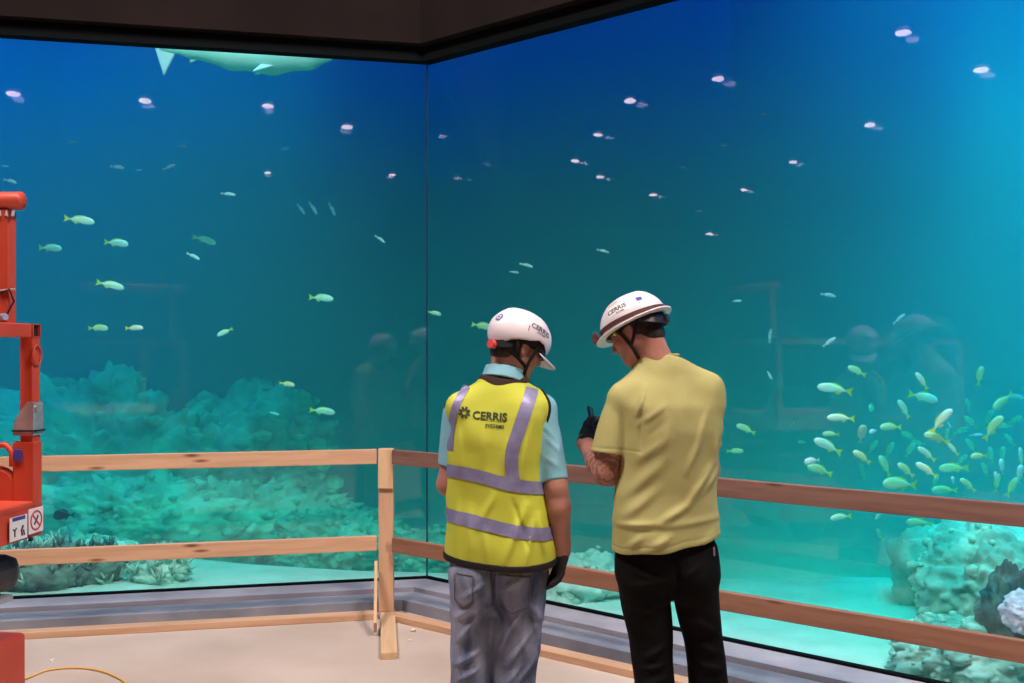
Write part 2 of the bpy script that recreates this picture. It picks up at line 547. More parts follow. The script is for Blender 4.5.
# lower guard frame: post, mid tube open at its end
bm = BM(); add_box(bm, (-0.0275, -0.03, 1.40), (0.05, 0.05, 0.60), None, 0.004)
lowp = obj('guard_post', bm, OR_, LF)
bm = BM(); add_box(bm, (-0.0275, -1.86, 1.40), (0.05, 0.05, 0.60), None, 0.004)
obj('guard_post', bm, OR_, LF)
bm = BM(); ltube_open(bm, -0.9, 0.0, -0.03, 1.722, 0.05)
mt_ = obj('mid_tube', bm, OR_, LF)
bm = BM(); add_box(bm, (-0.014, -0.03, 1.722), (0.008, 0.041, 0.041)); obj('tube_end_shade', bm, M['black'], mt_)  # black plate in the open tube end stands in for its inner shade
bm = BM(); add_box(bm, (-0.0275, -0.95, 1.722), (0.05, 1.78, 0.05), None, 0.004)
obj('side_tube', bm, OR_, LF)
# corner gusset plate at the foot of the post with a loop handle
bm = BM()
add_box(bm, (-0.038, -0.03, 1.19), (0.085, 0.055, 0.245), None, 0.006)
gp = obj('corner_plate', bm, OR_, LF)
bm = BM()
pts = [(-0.085, -0.055, 1.16)] + [(-0.118 + 0.036 * math.cos(a), -0.055, 1.255 + 0.045 * math.sin(a)) for a in np.linspace(0, PI, 9)] + [(-0.154, -0.055, 1.10)]
pts[0] = (-0.082, -0.055, 1.22)
add_tube(bm, pts, 0.011, 10)
obj('loop_handle', bm, OR_, LF, True)
# round toe cover inside
bm = BM()
bmesh.ops.create_cone(bm, cap_ends=True, segments=32, radius1=0.10, radius2=0.09, depth=0.03, matrix=Matrix.Translation((-0.16, -0.04, 1.12)) @ Euler((PI / 2, 0, 0)).to_matrix().to_4x4())
obj('round_cover', bm, OR_, LF)
bm = BM()
add_box(bm, (-0.055, -0.062, 1.262), (0.030, 0.006, 0.045), None, 0.002)
obj('blue_label', bm, M['blue_print'], LF)
# grey hinge bracket on the post
bm = BM()
prof = [(-0.075, 1.335), (0.004, 1.335), (0.004, 1.455), (-0.018, 1.460), (-0.045, 1.425), (-0.070, 1.385)]
lo = [bm.verts.new((x, -0.062, z)) for x, z in prof]; hi = [bm.verts.new((x, 0.004, z)) for x, z in prof]
bm.faces.new(lo); bm.faces.new(hi[::-1])
for i in range(len(prof)):
    bm.faces.new((lo[i], hi[i], hi[(i + 1) % len(prof)], lo[(i + 1) % len(prof)]))
br = obj('hinge_bracket', bm, M['steel'], LF)
bm = BM(); add_box(bm, (-0.033, -0.03, 1.352), (0.088, 0.072, 0.006)); obj('slot', bm, M['black'], br)
bm = BM(); add_tube(bm, [(0.002, -0.045, 1.437), (0.014, -0.045, 1.437)], 0.010, 12); obj('bolt', bm, M['steel'], br)
# ring clip on the post
bm = BM()
ring = [(0.004, -0.055 + 0.034 * math.sin(a) * 0.8 + 0.02, 1.632 + 0.036 * math.cos(a)) for a in np.linspace(0, 2 * PI, 25)]
add_tube(bm, ring, 0.0035, 8)
obj('ring_clip', bm, M['orange'], LF, True)
# upper guard frame
bm = BM(); add_box(bm, (-0.122, -0.03, 1.95), (0.050, 0.050, 0.44), None, 0.004)
up = obj('guard_post', bm, OR_, LF)
bm = BM(); add_tube(bm, [(-0.9, -0.03, 2.205), (-0.055, -0.03, 2.205)], 0.034, 20)
for v in bm.verts:
    if abs(v.co.x + 0.055) < 1e-4: v.co.x -= 0.006
obj('top_tube', bm, OR_, LF, True)
bm = BM(); add_tube(bm, [(-0.145, -0.03, 2.205), (-0.180, -0.03, 2.205)], 0.0365, 20)
obj('black_collar', bm, M['black'], LF, True)
bm = BM()
for k, x in enumerate((-0.13, -0.105, -0.08)):
    add_tube(bm, [(x, -0.05, 2.165), (x, -0.055, 2.145)], 0.006, 8)
obj('bolt', bm, M['steel'], up)
bm = BM(); add_tube(bm, [(-0.14, -0.06, 1.768), (-0.095, -0.075, 1.772)], 0.013, 12)
obj('pin', bm, M['steel'], up)
bm = BM(); add_tube(bm, [(-0.125, -0.06, 1.86), (-0.09, -0.06, 1.875), (-0.078, -0.05, 1.83), (-0.10, -0.06, 1.78)], 0.004, 8)
obj('lanyard', bm, M['black'], up)
bm = BM(); add_tube(bm, [(-0.13, -0.058, 1.868), (-0.068, -0.058, 1.875)], 0.004, 8)
obj('spring_pin', bm, M['steel'], up)
# decals on the deck edge: a picture sign and a prohibition sign
DX = 0.0125
bm = BM(); add_box(bm, (DX, -0.165, 1.000), (0.0015, 0.105, 0.085)); d1 = obj('safety_decal', bm, M['sticker'], LF); d1.location.z = 0.014
bm = BM(); add_box(bm, (DX + 0.001, -0.165, 1.034), (0.0015, 0.075, 0.013)); obj('heading_bar', bm, M['blue_print'], d1)
for pr, rr in (([(-0.190, 0.972), (-0.190, 0.995)], 0.003), ([(-0.200, 1.000), (-0.190, 0.993), (-0.180, 1.002)], 0.003), ([(-0.145, 0.970), (-0.150, 0.990), (-0.140, 1.005)], 0.004), ([(-0.132, 0.970), (-0.138, 0.990)], 0.003)):
    bm = BM(); add_tube(bm, [(DX + 0.001, u, v) for u, v in pr], rr, 6); obj('figure_print', bm, M['black_print'], d1)
bm = BM(); add_box(bm, (DX, -0.058, 1.010), (0.0015, 0.092, 0.092), None, 0.0004); d2 = obj('safety_decal', bm, M['sticker'], LF); d2.location.z = 0.014
bm = BM()
rg = [(DX + 0.001, -0.058 + 0.034 * math.cos(a), 1.010 + 0.034 * math.sin(a)) for a in np.linspace(0, 2 * PI, 33)]
add_tube(bm, rg, 0.0032, 6)
add_tube(bm, [(DX + 0.001, -0.058 - 0.024, 1.010 + 0.024), (DX + 0.001, -0.058 + 0.024, 1.010 - 0.024)], 0.0032, 6)
obj('prohibition_ring', bm, M['red_print'], d2)
bm = BM()
add_tube(bm, [(DX + 0.0005, -0.070, 0.996), (DX + 0.0005, -0.055, 1.012), (DX + 0.0005, -0.046, 1.026)], 0.004, 6)
obj('hand_print', bm, M['black_print'], d2)
bm = BM(); add_tube(bm, [(0.004, -0.085, 0.958), (0.0145, -0.085, 0.958)], 0.008, 12); obj('plug', bm, M['black'], LF)
# folded scissor arms and chassis
bm = BM()
for k, z in enumerate((0.70, 0.77, 0.84, 0.905)):
    add_box(bm, (-0.20, -0.95, z), (0.10, 1.75, 0.052), (rad(1.2 * (-1) ** k), 0, 0), 0.012)
    add_box(bm, (-0.68, -0.95, z), (0.10, 1.75, 0.052), (rad(1.2 * (-1) ** k), 0, 0), 0.012)
obj('scissor_arm', bm, M['rubber'], LF)
bm = BM()
add_box(bm, (-0.135, -0.10, 0.825), (0.13, 0.20, 0.135), None, 0.045)
obj('rubber_bumper', bm, M['rubber'], LF)
bm = BM()
add_box(bm, (-0.115, -0.14, 0.742), (0.10, 0.14, 0.024), None, 0.008)
obj('bumper_seat', bm, M['steel'], LF)
bm = BM()
add_box(bm, (-0.455, -0.975, 0.39), (0.85, 1.86, 0.44), None, 0.018)
obj('chassis', bm, OR_, LF)
for x in (-0.86, -0.10):
    for y in (-0.35, -1.65):
        bm = BM()
        bmesh.ops.create_cone(bm, cap_ends=True, segments=36, radius1=0.17, radius2=0.17, depth=0.10, matrix=Matrix.Translation((x, y, 0.17)) @ Euler((0, PI / 2, 0)).to_matrix().to_4x4())
        bmesh.ops.bevel(bm, geom=[e for e in bm.edges if len(e.link_faces) == 2 and abs(e.calc_face_angle(0)) > 1.2], offset=0.02, segments=3, affect='EDGES')
        obj('wheel', bm, M['rubber'], LF)

# yellow cable on the floor and small off-cuts of debris
M['cable'] = mat('yellow_cable', (0.75, 0.42, 0.10), 0.5)
bm = BM()
fl = lambda px, py: Vector(((px - 512) * (CAMZ / ((py - HY) / F)) / F, CAMZ / ((py - HY) / F), 0.007))
key = [fl(-40, 690), fl(0, 687), fl(28, 679), fl(48, 671.5), fl(74, 669), fl(98, 671.5), fl(116, 678), fl(128, 686), fl(136, 698), fl(120, 712)]
pts = []
for i in range(len(key) - 1):
    p0, p1, p2, p3 = key[max(i - 1, 0)], key[i], key[i + 1], key[min(i + 2, len(key) - 1)]
    for t in np.linspace(0, 1, 6, endpoint=False):
        pts.append(0.5 * ((2 * p1) + (p2 - p0) * t + (2 * p0 - 5 * p1 + 4 * p2 - p3) * t * t + (3 * p1 - p0 - 3 * p2 + p3) * t ** 3))
add_tube(bm, pts, 0.0055, 8)
tag(obj('power_cable', bm, M['cable'], smooth=True), 'thin yellow cable looping over the concrete beside the lift', 'cable')
M['crumb'] = mat('white_crumb', (0.7, 0.66, 0.62), 0.8)
rnd = random.Random(4)
for (px, py, s, lab) in ((413, 631, 0.016, 'larger pale crumb on the concrete right of the post foot'), (410, 641, 0.010, 'small pale crumb on the concrete below the larger crumb'), (52, 661, 0.014, 'pale crumb on the concrete above the yellow cable')):
    bm = BM(); bmesh.ops.create_icosphere(bm, subdivisions=2, radius=s)
    for v in bm.verts:
        v.co *= 0.7 + 0.6 * rnd.random(); v.co.z *= 0.5
    o = obj('debris_crumb', bm, M['crumb']); p = fl(px, py); o.location = (p.x, p.y, s * 0.32)
    tag(o, lab, 'debris', 'crumbs of debris on the floor')

# ------------------------------------------------------------------ implicit surfaces -> mesh
def surface_nets(f, lo, hi, h, band_=0.05):
    lo = np.array(lo, float); hi = np.array(hi, float)
    n = np.ceil((hi - lo) / h).astype(int) + 1
    s = 8
    nc = (n + s - 1) // s + 1
    cx, cy, cz = [lo[i] + np.arange(nc[i]) * h * s for i in range(3)]
    X, Y, Z = np.meshgrid(cx + h * s / 2, cy + h * s / 2, cz + h * s / 2, indexing='ij')
    C = f((X.ravel(), Y.ravel(), Z.ravel())).reshape(X.shape)
    up = np.repeat(np.repeat(np.repeat(C, s, 0), s, 1), s, 2)[:n[0], :n[1], :n[2]].astype(np.float32)
    thr = h * s * 0.87 * 1.3 + band_ * 0.3
    idx = np.nonzero(np.abs(up) < thr)
    x = lo[0] + idx[0] * h; y = lo[1] + idx[1] * h; z = lo[2] + idx[2] * h
    V = np.empty(len(x), np.float32)
    for a in range(0, len(x), 400000):
        V[a:a + 400000] = f((x[a:a + 400000], y[a:a + 400000], z[a:a + 400000]))
    G = up; G[idx] = V
    G[np.abs(G) < 1e-7] = 1e-7
    S = G < 0
    c = S[:-1, :-1, :-1]
    anyd = np.zeros(c.shape, bool)
    for dx in (0, 1):
        for dy in (0, 1):
            for dz in (0, 1):
                anyd |= S[dx:S.shape[0] - 1 + dx, dy:S.shape[1] - 1 + dy, dz:S.shape[2] - 1 + dz] != c
    ci, cj, ck = np.nonzero(anyd)
    vid = -np.ones(c.shape, np.int64); vid[ci, cj, ck] = np.arange(len(ci))
    acc = np.zeros((len(ci), 3)); cnt = np.zeros(len(ci))
    corners = [(a, b, d) for a in (0, 1) for b in (0, 1) for d in (0, 1)]
    for p in corners:
        for ax in range(3):
            if p[ax] == 1: continue
            q = list(p); q[ax] = 1
            g0 = G[ci + p[0], cj + p[1], ck + p[2]].astype(float); g1 = G[ci + q[0], cj + q[1], ck + q[2]].astype(float)
            m_ = (g0 < 0) != (g1 < 0)
            t = np.where(m_, g0 / np.where(m_, g0 - g1, 1), 0)
            pt = np.tile(np.array(p, float), (len(ci), 1)); pt[:, ax] += t
            acc[m_] += pt[m_]; cnt[m_] += 1
    verts = (acc / cnt[:, None] + np.stack([ci, cj, ck], 1)) * h + lo
    faces = []
    for ax in range(3):
        o1, o2 = [(1, 2), (2, 0), (0, 1)][ax]
        sl0 = [slice(None)] * 3; sl1 = [slice(None)] * 3
        sl0[ax] = slice(0, -1); sl1[ax] = slice(1, None)
        A, B = S[tuple(sl0)], S[tuple(sl1)]
        e = np.stack(np.nonzero(A != B), 1)
        ok = (e[:, o1] > 0) & (e[:, o2] > 0) & (e[:, o1] < n[o1] - 1) & (e[:, o2] < n[o2] - 1)
        e = e[ok]
        ins = A[e[:, 0], e[:, 1], e[:, 2]]
        def v(d1, d2):
            q = e.copy(); q[:, o1] -= d1; q[:, o2] -= d2
            return vid[q[:, 0], q[:, 1], q[:, 2]]
        quad = np.stack([v(1, 1), v(0, 1), v(0, 0), v(1, 0)], 1)
        quad[~ins] = quad[~ins][:, ::-1]
        faces.append(quad)
    faces = np.concatenate(faces)
    faces = faces[(faces >= 0).all(1)]
    return verts, faces


def np_mesh(name, verts, faces):
    me = bpy.data.meshes.new(name)
    me.vertices.add(len(verts)); me.vertices.foreach_set('co', np.asarray(verts, np.float32).ravel())
    k = faces.shape[1]
    me.loops.add(len(faces) * k); me.loops.foreach_set('vertex_index', faces.astype(np.int32).ravel())
    me.polygons.add(len(faces)); me.polygons.foreach_set('loop_start', np.arange(0, len(faces) * k, k, dtype=np.int32))
    me.polygons.foreach_set('loop_total', np.full(len(faces), k, np.int32))
    me.update(calc_edges=True); me.validate()
    return me


def implicit(name, f, lo, hi, h, m, parent=None):
    v, q = surface_nets(f, lo, hi, h)
    return link(name, np_mesh(name, v, q), m, parent, True)


def smin(a, b, k):
    hh = np.clip(0.5 + 0.5 * (b - a) / k, 0, 1)
    return b + (a - b) * hh - k * hh * (1 - hh)


def smax(a, b, k):
    return -smin(-a, -b, k)


def sm(*ds, k=0.02):
    r = ds[0]
    for d in ds[1:]:
        r = smin(r, d, k)
    return r


def cap(p, a, b, r1, r2):
    x, y, z = p
    ax, ay, az = a; bx, by, bz = b
    dx, dy, dz = bx - ax, by - ay, bz - az
    L = dx * dx + dy * dy + dz * dz + 1e-12
    t = np.clip(((x - ax) * dx + (y - ay) * dy + (z - az) * dz) / L, 0, 1)
    return np.sqrt((x - ax - t * dx) ** 2 + (y - ay - t * dy) ** 2 + (z - az - t * dz) ** 2) - (r1 + (r2 - r1) * t)


def chain(p, pts, rs, k=0.015):
    r = None
    for i in range(len(pts) - 1):
        d = cap(p, pts[i], pts[i + 1], rs[i], rs[i + 1])
        r = d if r is None else smin(r, d, k)
    return r


def ell(p, c, r):
    x, y, z = p[0] - c[0], p[1] - c[1], p[2] - c[2]
    k0 = np.sqrt((x / r[0]) ** 2 + (y / r[1]) ** 2 + (z / r[2]) ** 2)
    k1 = np.sqrt((x / r[0] ** 2) ** 2 + (y / r[1] ** 2) ** 2 + (z / r[2] ** 2) ** 2) + 1e-9
    return k0 * (k0 - 1) / k1


def box(p, c, s, r=0.0):
    qx, qy, qz = abs(p[0] - c[0]) - s[0] + r, abs(p[1] - c[1]) - s[1] + r, abs(p[2] - c[2]) - s[2] + r
    return np.sqrt(np.maximum(qx, 0) ** 2 + np.maximum(qy, 0) ** 2 + np.maximum(qz, 0) ** 2) + np.minimum(np.maximum(qx, np.maximum(qy, qz)), 0) - r


class Loft:
    """stack of superellipse sections: rows of (z, cx, cy, a, b), top to bottom or bottom to top"""
    def __init__(self, rows, n=2.3):
        rows = sorted(rows)
        r = np.array(rows, float)
        zz = np.linspace(r[0, 0], r[-1, 0], 300)
        cols = []
        for k in range(1, 5):       # Catmull-Rom style smooth interpolation
            y = np.interp(zz, r[:, 0], r[:, k])
            w = max(3, int(300 * 0.035 / (r[-1, 0] - r[0, 0])))
            ker = np.hanning(2 * w + 1); ker /= ker.sum()
            y = np.convolve(np.pad(y, w, mode='edge'), ker, mode='valid')
            cols.append(y)
        self.z, self.c, self.n = zz, cols, n

    def __call__(self, p, off=0.0):
        x, y, z = p
        cx, cy, a, b = [np.interp(z, self.z, c) for c in self.c]
        a = a + off; b = b + off
        n = self.n
        ux, uy = np.abs((x - cx) / a), np.abs((y - cy) / b)
        k0 = (ux ** n + uy ** n + 1e-9) ** (1 / n)
        d = (k0 - 1) * np.sqrt((a * a * uy * uy + b * b * ux * ux) / (ux * ux + uy * uy + 1e-9)) if False else (k0 - 1) * np.minimum(a, b) * (1 + 0.35 * np.clip(k0 - 1, 0, 1))
        dz = np.maximum(self.z[0] - z, z - self.z[-1])
        return np.where(dz > 0, np.sqrt(np.maximum(d, 0) ** 2 + dz ** 2), d)


def rotated(p, c, R):
    """coordinates in a frame at c with rotation R (3x3, local->parent)"""
    x, y, z = p[0] - c[0], p[1] - c[1], p[2] - c[2]
    return (R[0][0] * x + R[1][0] * y + R[2][0] * z, R[0][1] * x + R[1][1] * y + R[2][1] * z, R[0][2] * x + R[1][2] * y + R[2][2] * z)


def folds(p, lines, kind='xz'):
    """creases: each line is ((u0,v0),(u1,v1), width, height); a crest across the cloth"""
    u, v = p[0], p[2]
    out = 0
    for (a, b, w, hgt) in lines:
        dx, dy = b[0] - a[0], b[1] - a[1]
        L = dx * dx + dy * dy
        t = ((u - a[0]) * dx + (v - a[1]) * dy) / L
        tc = np.clip(t, 0, 1)
        d = np.sqrt((u - a[0] - tc * dx) ** 2 + (v - a[1] - tc * dy) ** 2)
        taper = np.sin(np.clip(tc, 0.0, 1.0) * PI) * 0.7 + 0.3
        out = out + hgt * taper * np.exp(-(d / w) ** 2)
    return out


# ------------------------------------------------------------------ head shared by both men: face towards +y
def head_sdf(q):
    d = ell(q, (0, -0.012, 0.022), (0.076, 0.097, 0.100))
    d = smin(d, ell(q, (0, 0.030, -0.035), (0.062, 0.060, 0.078)), 0.03)
    d = smin(d, cap(q, (0, 0.060, -0.098), (0, 0.066, -0.090), 0.022, 0.022), 0.03)          # chin
    for s in (-1, 1):
        d = smin(d, cap(q, (s * 0.058, 0.0, -0.050), (s * 0.026, 0.055, -0.092), 0.020, 0.018), 0.025)   # jaw
        d = smin(d, ell(q, (s * 0.044, 0.062, -0.022), (0.020, 0.018, 0.018)), 0.02)           # cheekbone
        d = smax(d, -ell(q, (s * 0.033, 0.101, 0.006), (0.018, 0.016, 0.012)), 0.012)          # eye socket
        d = smin(d, ell(q, (s * 0.032, 0.076, 0.005), (0.013, 0.013, 0.012)), 0.004)           # eyeball / lid
        # ear with a rim and a hollow
        e = ell(rotated(q, (s * 0.079, -0.008, -0.004), Matrix.Rotation(s * 0.35, 3, 'Z')), (0, 0, 0), (0.009, 0.019, 0.032))
        e = smax(e, -ell(q, (s * 0.089, -0.003, 0.000), (0.006, 0.010, 0.018)), 0.006)
        d = smin(d, e, 0.008)
    d = smin(d, cap(q, (-0.03, 0.078, 0.026), (0.03, 0.078, 0.026), 0.010, 0.010), 0.014)     # brow
    d = smin(d, cap(q, (0, 0.085, 0.014), (0, 0.106, -0.028), 0.008, 0.013), 0.010)           # nose
    for s in (-1, 1):
        d = smin(d, ell(q, (s * 0.011, 0.098, -0.033), (0.008, 0.009, 0.007)), 0.006)
    d = smin(d, ell(q, (0, 0.086, -0.056), (0.022, 0.010, 0.006)), 0.006)                     # lips
    d = smin(d, ell(q, (0, 0.084, -0.067), (0.019, 0.010, 0.006)), 0.006)
    d = smax(d, -ell(q, (0, 0.097, -0.0615), (0.022, 0.008, 0.0016)), 0.003)
    return d


def hand_sdf(q, curl=0.5, side=1, off=0.0):
    """a right hand hanging down -z, palm towards -x*side; knuckles bend by curl"""
    # q: wrist at the origin, fingers towards -z, thumb towards +y
    d = ell(q, (0, 0.0, -0.048), (0.016, 0.041, 0.056))
    d = smin(d, cap(q, (0, 0, 0.02), (0, 0, -0.02), 0.027, 0.025), 0.02)
    for k, (y, L) in enumerate(((0.030, 0.072), (0.010, 0.080), (-0.011, 0.075), (-0.030, 0.060))):
        a = (0.0, y, -0.088 + 0.004 * abs(k - 1))
        c1 = curl * (0.8 + 0.12 * k)
        dirs = [c1 * 0.6, c1 * 1.5, c1 * 2.1]
        pts = [a]
        for t, fr in zip(dirs, (0.45, 0.31, 0.24)):
            p0 = pts[-1]
            pts.append((p0[0] - side * math.sin(t) * L * fr, p0[1] * 1.0, p0[2] - math.cos(t) * L * fr))
        d = smin(d, chain(q, pts, [0.0100, 0.0090, 0.0083, 0.0070], 0.004), 0.006)
    th = [(-side * 0.006, 0.026, -0.022), (-side * 0.020, 0.050, -0.050), (-side * 0.030, 0.056, -0.078), (-side * 0.034, 0.052, -0.100)]
    d = smin(d, chain(q, th, [0.014, 0.0115, 0.0100, 0.0082], 0.006), 0.010)
    return d - off


def helmet_shell(q, brim):
    """hard hat over the head: crown, rim and brim; q in head space"""
    outer = ell(q, (0, -0.008, 0.042), (0.108, 0.134, 0.106))
    ridge = cap(q, (0, -0.06, 0.092), (0, 0.030, 0.088), 0.038, 0.038)
    outer = smin(outer, ridge, 0.03)
    for s in (-1, 1):
        outer = smin(outer, cap(q, (s * 0.045, -0.045, 0.092), (s * 0.045, 0.025, 0.088), 0.024, 0.024), 0.03)
    return outer


def text_on(name, body, size, m, parent, origin, right, up, surf, off=0.0015, spacing=1.0, bold=0.0, shear=0.0, extrude=0.0):
    """lettering laid onto a surface: rays go from the text plane along -normal"""
    cu = bpy.data.curves.new(name, 'FONT')
    cu.body = body; cu.size = size; cu.align_x = 'CENTER'; cu.align_y = 'CENTER'
    cu.space_character = spacing; cu.offset = bold; cu.resolution_u = 3
    tmp = bpy.data.objects.new('tmp_text', cu); COL.objects.link(tmp)
    dg = bpy.context.evaluated_depsgraph_get()
    me = bpy.data.meshes.new_from_object(tmp.evaluated_get(dg))
    bpy.data.objects.remove(tmp); bpy.data.curves.remove(cu)
    return lay_on(name, me, m, parent, origin, right, up, surf, off)


def lay_on(name, me, m, parent, origin, right, up, surf, off=0.0015, cut=0.006):
    """press a flat mesh (xy plane) onto the surface of surf = list of objects' BVH"""
    bm = bmesh.new(); bm.from_mesh(me)
    for ax in (0, 1):       # slice so that it can bend
        vals = [v.co[ax] for v in bm.verts]
        a, b = min(vals), max(vals)
        n = int((b - a) / cut)
        for i in range(1, n):
            no = [0, 0, 0]; no[ax] = 1; co = [0, 0, 0]; co[ax] = a + (b - a) * i / n
            bmesh.ops.bisect_plane(bm, geom=bm.verts[:] + bm.edges[:] + bm.faces[:], plane_co=co, plane_no=no)
    R = Vector(right).normalized(); U = Vector(up); U = (U - R * U.dot(R)).normalized(); N = R.cross(U)
    for v in bm.verts:
        p = Vector(origin) + R * v.co.x + U * v.co.y
        hit = surf.ray_cast(p + N * 0.3, -N)
        if hit[0] is not None and (hit[0] - p).length < 0.2:
            v.co = hit[0] + N * off
        else:
            v.co = p
    bmesh.ops.recalc_face_normals(bm, faces=bm.faces[:])
    me2 = bpy.data.meshes.new(name); bm.to_mesh(me2); bm.free()
    return link(name, me2, m, parent)


def rect_mesh(w, h):
    return mesh('r', [(-w / 2, -h / 2, 0), (w / 2, -h / 2, 0), (w / 2, h / 2, 0), (-w / 2, h / 2, 0)], [(0, 1, 2, 3)])


def bvh_of(o):
    me = o.data
    n = len(me.vertices); co = np.empty(n * 3); me.vertices.foreach_get('co', co)
    return BVHTree.FromPolygons([tuple(c) for c in co.reshape(-1, 3)], [tuple(p.vertices) for p in me.polygons])

# ------------------------------------------------------------------ people: shared pieces
M['skin1'] = noisy('warm_skin', (0.36, 0.160, 0.112), (0.44, 0.205, 0.150), 9, 0.55, 0.15, 60, spec=0.35)
M['hair'] = noisy('dark_brown_hair', (0.015, 0.010, 0.008), (0.045, 0.028, 0.020), 60, 0.6, 0.6, 150, stretch=(1, 1, 0.3))
M['hat_white'] = mat('white_hard_hat_shell', (0.72, 0.66, 0.70), 0.32)
M['black_cloth'] = mat('black_webbing', (0.018, 0.015, 0.016), 0.8, spec=0.2)
M['glove'] = noisy('black_knit_glove', (0.012, 0.012, 0.013), (0.03, 0.028, 0.03), 30, 0.75, 0.4, 120)
M['vest'] = noisy('fluorescent_yellow_mesh', (0.47, 0.51, 0.045), (0.53, 0.56, 0.065), 4, 0.7, 0.10, 160, spec=0.2)
M['reflective'] = noisy('silver_mauve_reflective_tape', (0.20, 0.19, 0.34), (0.25, 0.245, 0.40), 25, 0.45, 0.1, 100, spec=0.5, metal=0.15)
M['polo'] = noisy('light_blue_knit', (0.20, 0.46, 0.55), (0.25, 0.52, 0.61), 12, 0.85, 0.25, 200, spec=0.15)
M['brown_binding'] = mat('dark_brown_binding', (0.06, 0.035, 0.03), 0.85, spec=0.15)
M['tee'] = noisy('pale_yellow_jersey', (0.375, 0.355, 0.140), (0.435, 0.41, 0.170), 5, 0.9, 0.15, 220, spec=0.1)
M['black_trouser'] = noisy('black_trouser_cloth', (0.004, 0.004, 0.0045), (0.008, 0.007, 0.007), 8, 0.9, 0.3, 90, spec=0.08)
M['boot'] = noisy('brown_work_boot', (0.10, 0.06, 0.035), (0.16, 0.10, 0.06), 14, 0.6, 0.2)
M['print'] = mat('dark_green_black_print', (0.03, 0.045, 0.02), 0.7)
M['hat_print'] = mat('dark_grey_print', (0.05, 0.05, 0.06), 0.6)
M['faint_print'] = mat('pale_red_print', (0.65, 0.40, 0.38), 0.6)
M['knob_red'] = mat('red_knob', (0.65, 0.08, 0.08), 0.4)

# denim: worn, greyish blue with pale abrasions
m = noisy('worn_blue_denim', (0.05, 0.065, 0.115), (0.29, 0.32, 0.42), 7.5, 0.85, 0.35, 160, stretch=(1.3, 1, 0.55), detail=7, lo=0.36, hi=0.66, spec=0.15, dist=0.4)
M['denim'] = m
M['denim_dark'] = noisy('denim_seam', (0.07, 0.075, 0.11), (0.14, 0.12, 0.13), 30, 0.85, 0.3)
M['thread'] = mat('pale_denim_thread', (0.45, 0.42, 0.44), 0.85)


def local(p, c, r, fn):
    x, y, z = np.asarray(p[0]), np.asarray(p[1]), np.asarray(p[2])
    d0 = np.sqrt((x - c[0]) ** 2 + (y - c[1]) ** 2 + (z - c[2]) ** 2) - r
    out = d0 + 0.04
    k = d0 < 0.05
    if k.any():
        out = out.astype(float)
        out[k] = fn((x[k], y[k], z[k]))
    return out


def Rypr(yaw, pitch, roll=0.0):
    """head turn: yaw > 0 to the left, pitch > 0 down"""
    return Matrix.Rotation(rad(yaw), 3, 'Z') @ Matrix.Rotation(rad(-pitch), 3, 'X') @ Matrix.Rotation(rad(roll), 3, 'Y')


def aim(a, b, side_hint):
    """rotation whose -z runs a->b and whose +y is near side_hint"""
    z = -(Vector(b) - Vector(a)).normalized()
    y = Vector(side_hint); y = (y - z * y.dot(z)).normalized()
    x = y.cross(z)
    return Matrix((x, y, z)).transposed()


def wobble(p, amp, s=9.0, ph=0.0):
    x, y, z = p
    return amp * (np.sin(s * x + 1.7 * s * z + ph) * np.sin(1.3 * s * y - 0.6 * s * z + 2 * ph) + 0.5 * np.sin(2.3 * s * x - 1.1 * s * z + 3 * ph))


def wrap_band(name, surf, zc, half, a0, a1, c, m, parent, off=0.002, seg=120, rows=4, dirz=0.0):
    """a tape around a body; zc(angle point) gives its mid height; angle 0 = towards +x, -90 = towards the camera"""
    vs, fs = [], []
    for i in range(seg + 1):
        a = a0 + (a1 - a0) * i / seg
        d = Vector((math.cos(a), math.sin(a), 0))
        for j in range(rows + 1):
            o_ = Vector((c[0], c[1], 0)) + d * 0.5
            z = zc(c[0] + 0.2 * math.cos(a), c[1] + 0.2 * math.sin(a)) + half * (2 * j / rows - 1)
            o_.z = z
            h = surf.ray_cast(o_, -d)
            vs.append((h[0] + d * off) if h[0] is not None else Vector((c[0], c[1], z)) + d * 0.15)
    for i in range(seg):
        for j in range(rows):
            k = i * (rows + 1) + j
            fs.append((k, k + rows + 1, k + rows + 2, k + 1))
    return link(name, mesh(name, vs, fs), m, parent, True)


def tape_path(name, surf, path, width, m, parent, off=0.002, n=60, cols=4):
    """a tape on the back: path of (x, z), pressed along +y"""
    path = [Vector(q) for q in path]
    pts = []
    for i in range(len(path) - 1):
        p0, p1, p2, p3 = path[max(i - 1, 0)], path[i], path[i + 1], path[min(i + 2, len(path) - 1)]
        for t in np.linspace(0, 1, n // (len(path) - 1), endpoint=False):
            pts.append(0.5 * ((2 * p1) + (p2 - p0) * t + (2 * p0 - 5 * p1 + 4 * p2 - p3) * t * t + (3 * p1 - p0 - 3 * p2 + p3) * t ** 3))
    pts.append(path[-1])
    vs, fs = [], []
    for i, q in enumerate(pts):
        tg = (pts[min(i + 1, len(pts) - 1)] - pts[max(i - 1, 0)]).normalized()
        sd = Vector((-tg.y, tg.x))
        for j in range(cols + 1):
            u = q + sd * width * (j / cols - 0.5)
            h = surf.ray_cast(Vector((u.x, -1, u.y)), Vector((0, 1, 0)))
            vs.append(h[0] + (h[1] if h[1].y < 0 else -h[1]) * off if h[0] is not None else Vector((u.x, 0, u.y)))
    for i in range(len(pts) - 1):
        for j in range(cols):
            k = i * (cols + 1) + j
            fs.append((k, k + 1, k + cols + 2, k + cols + 1))
    return link(name, mesh(name, vs, fs), m, parent, True)


def to_parent(pt, c, R):
    return Vector(c) + R @ Vector(pt)


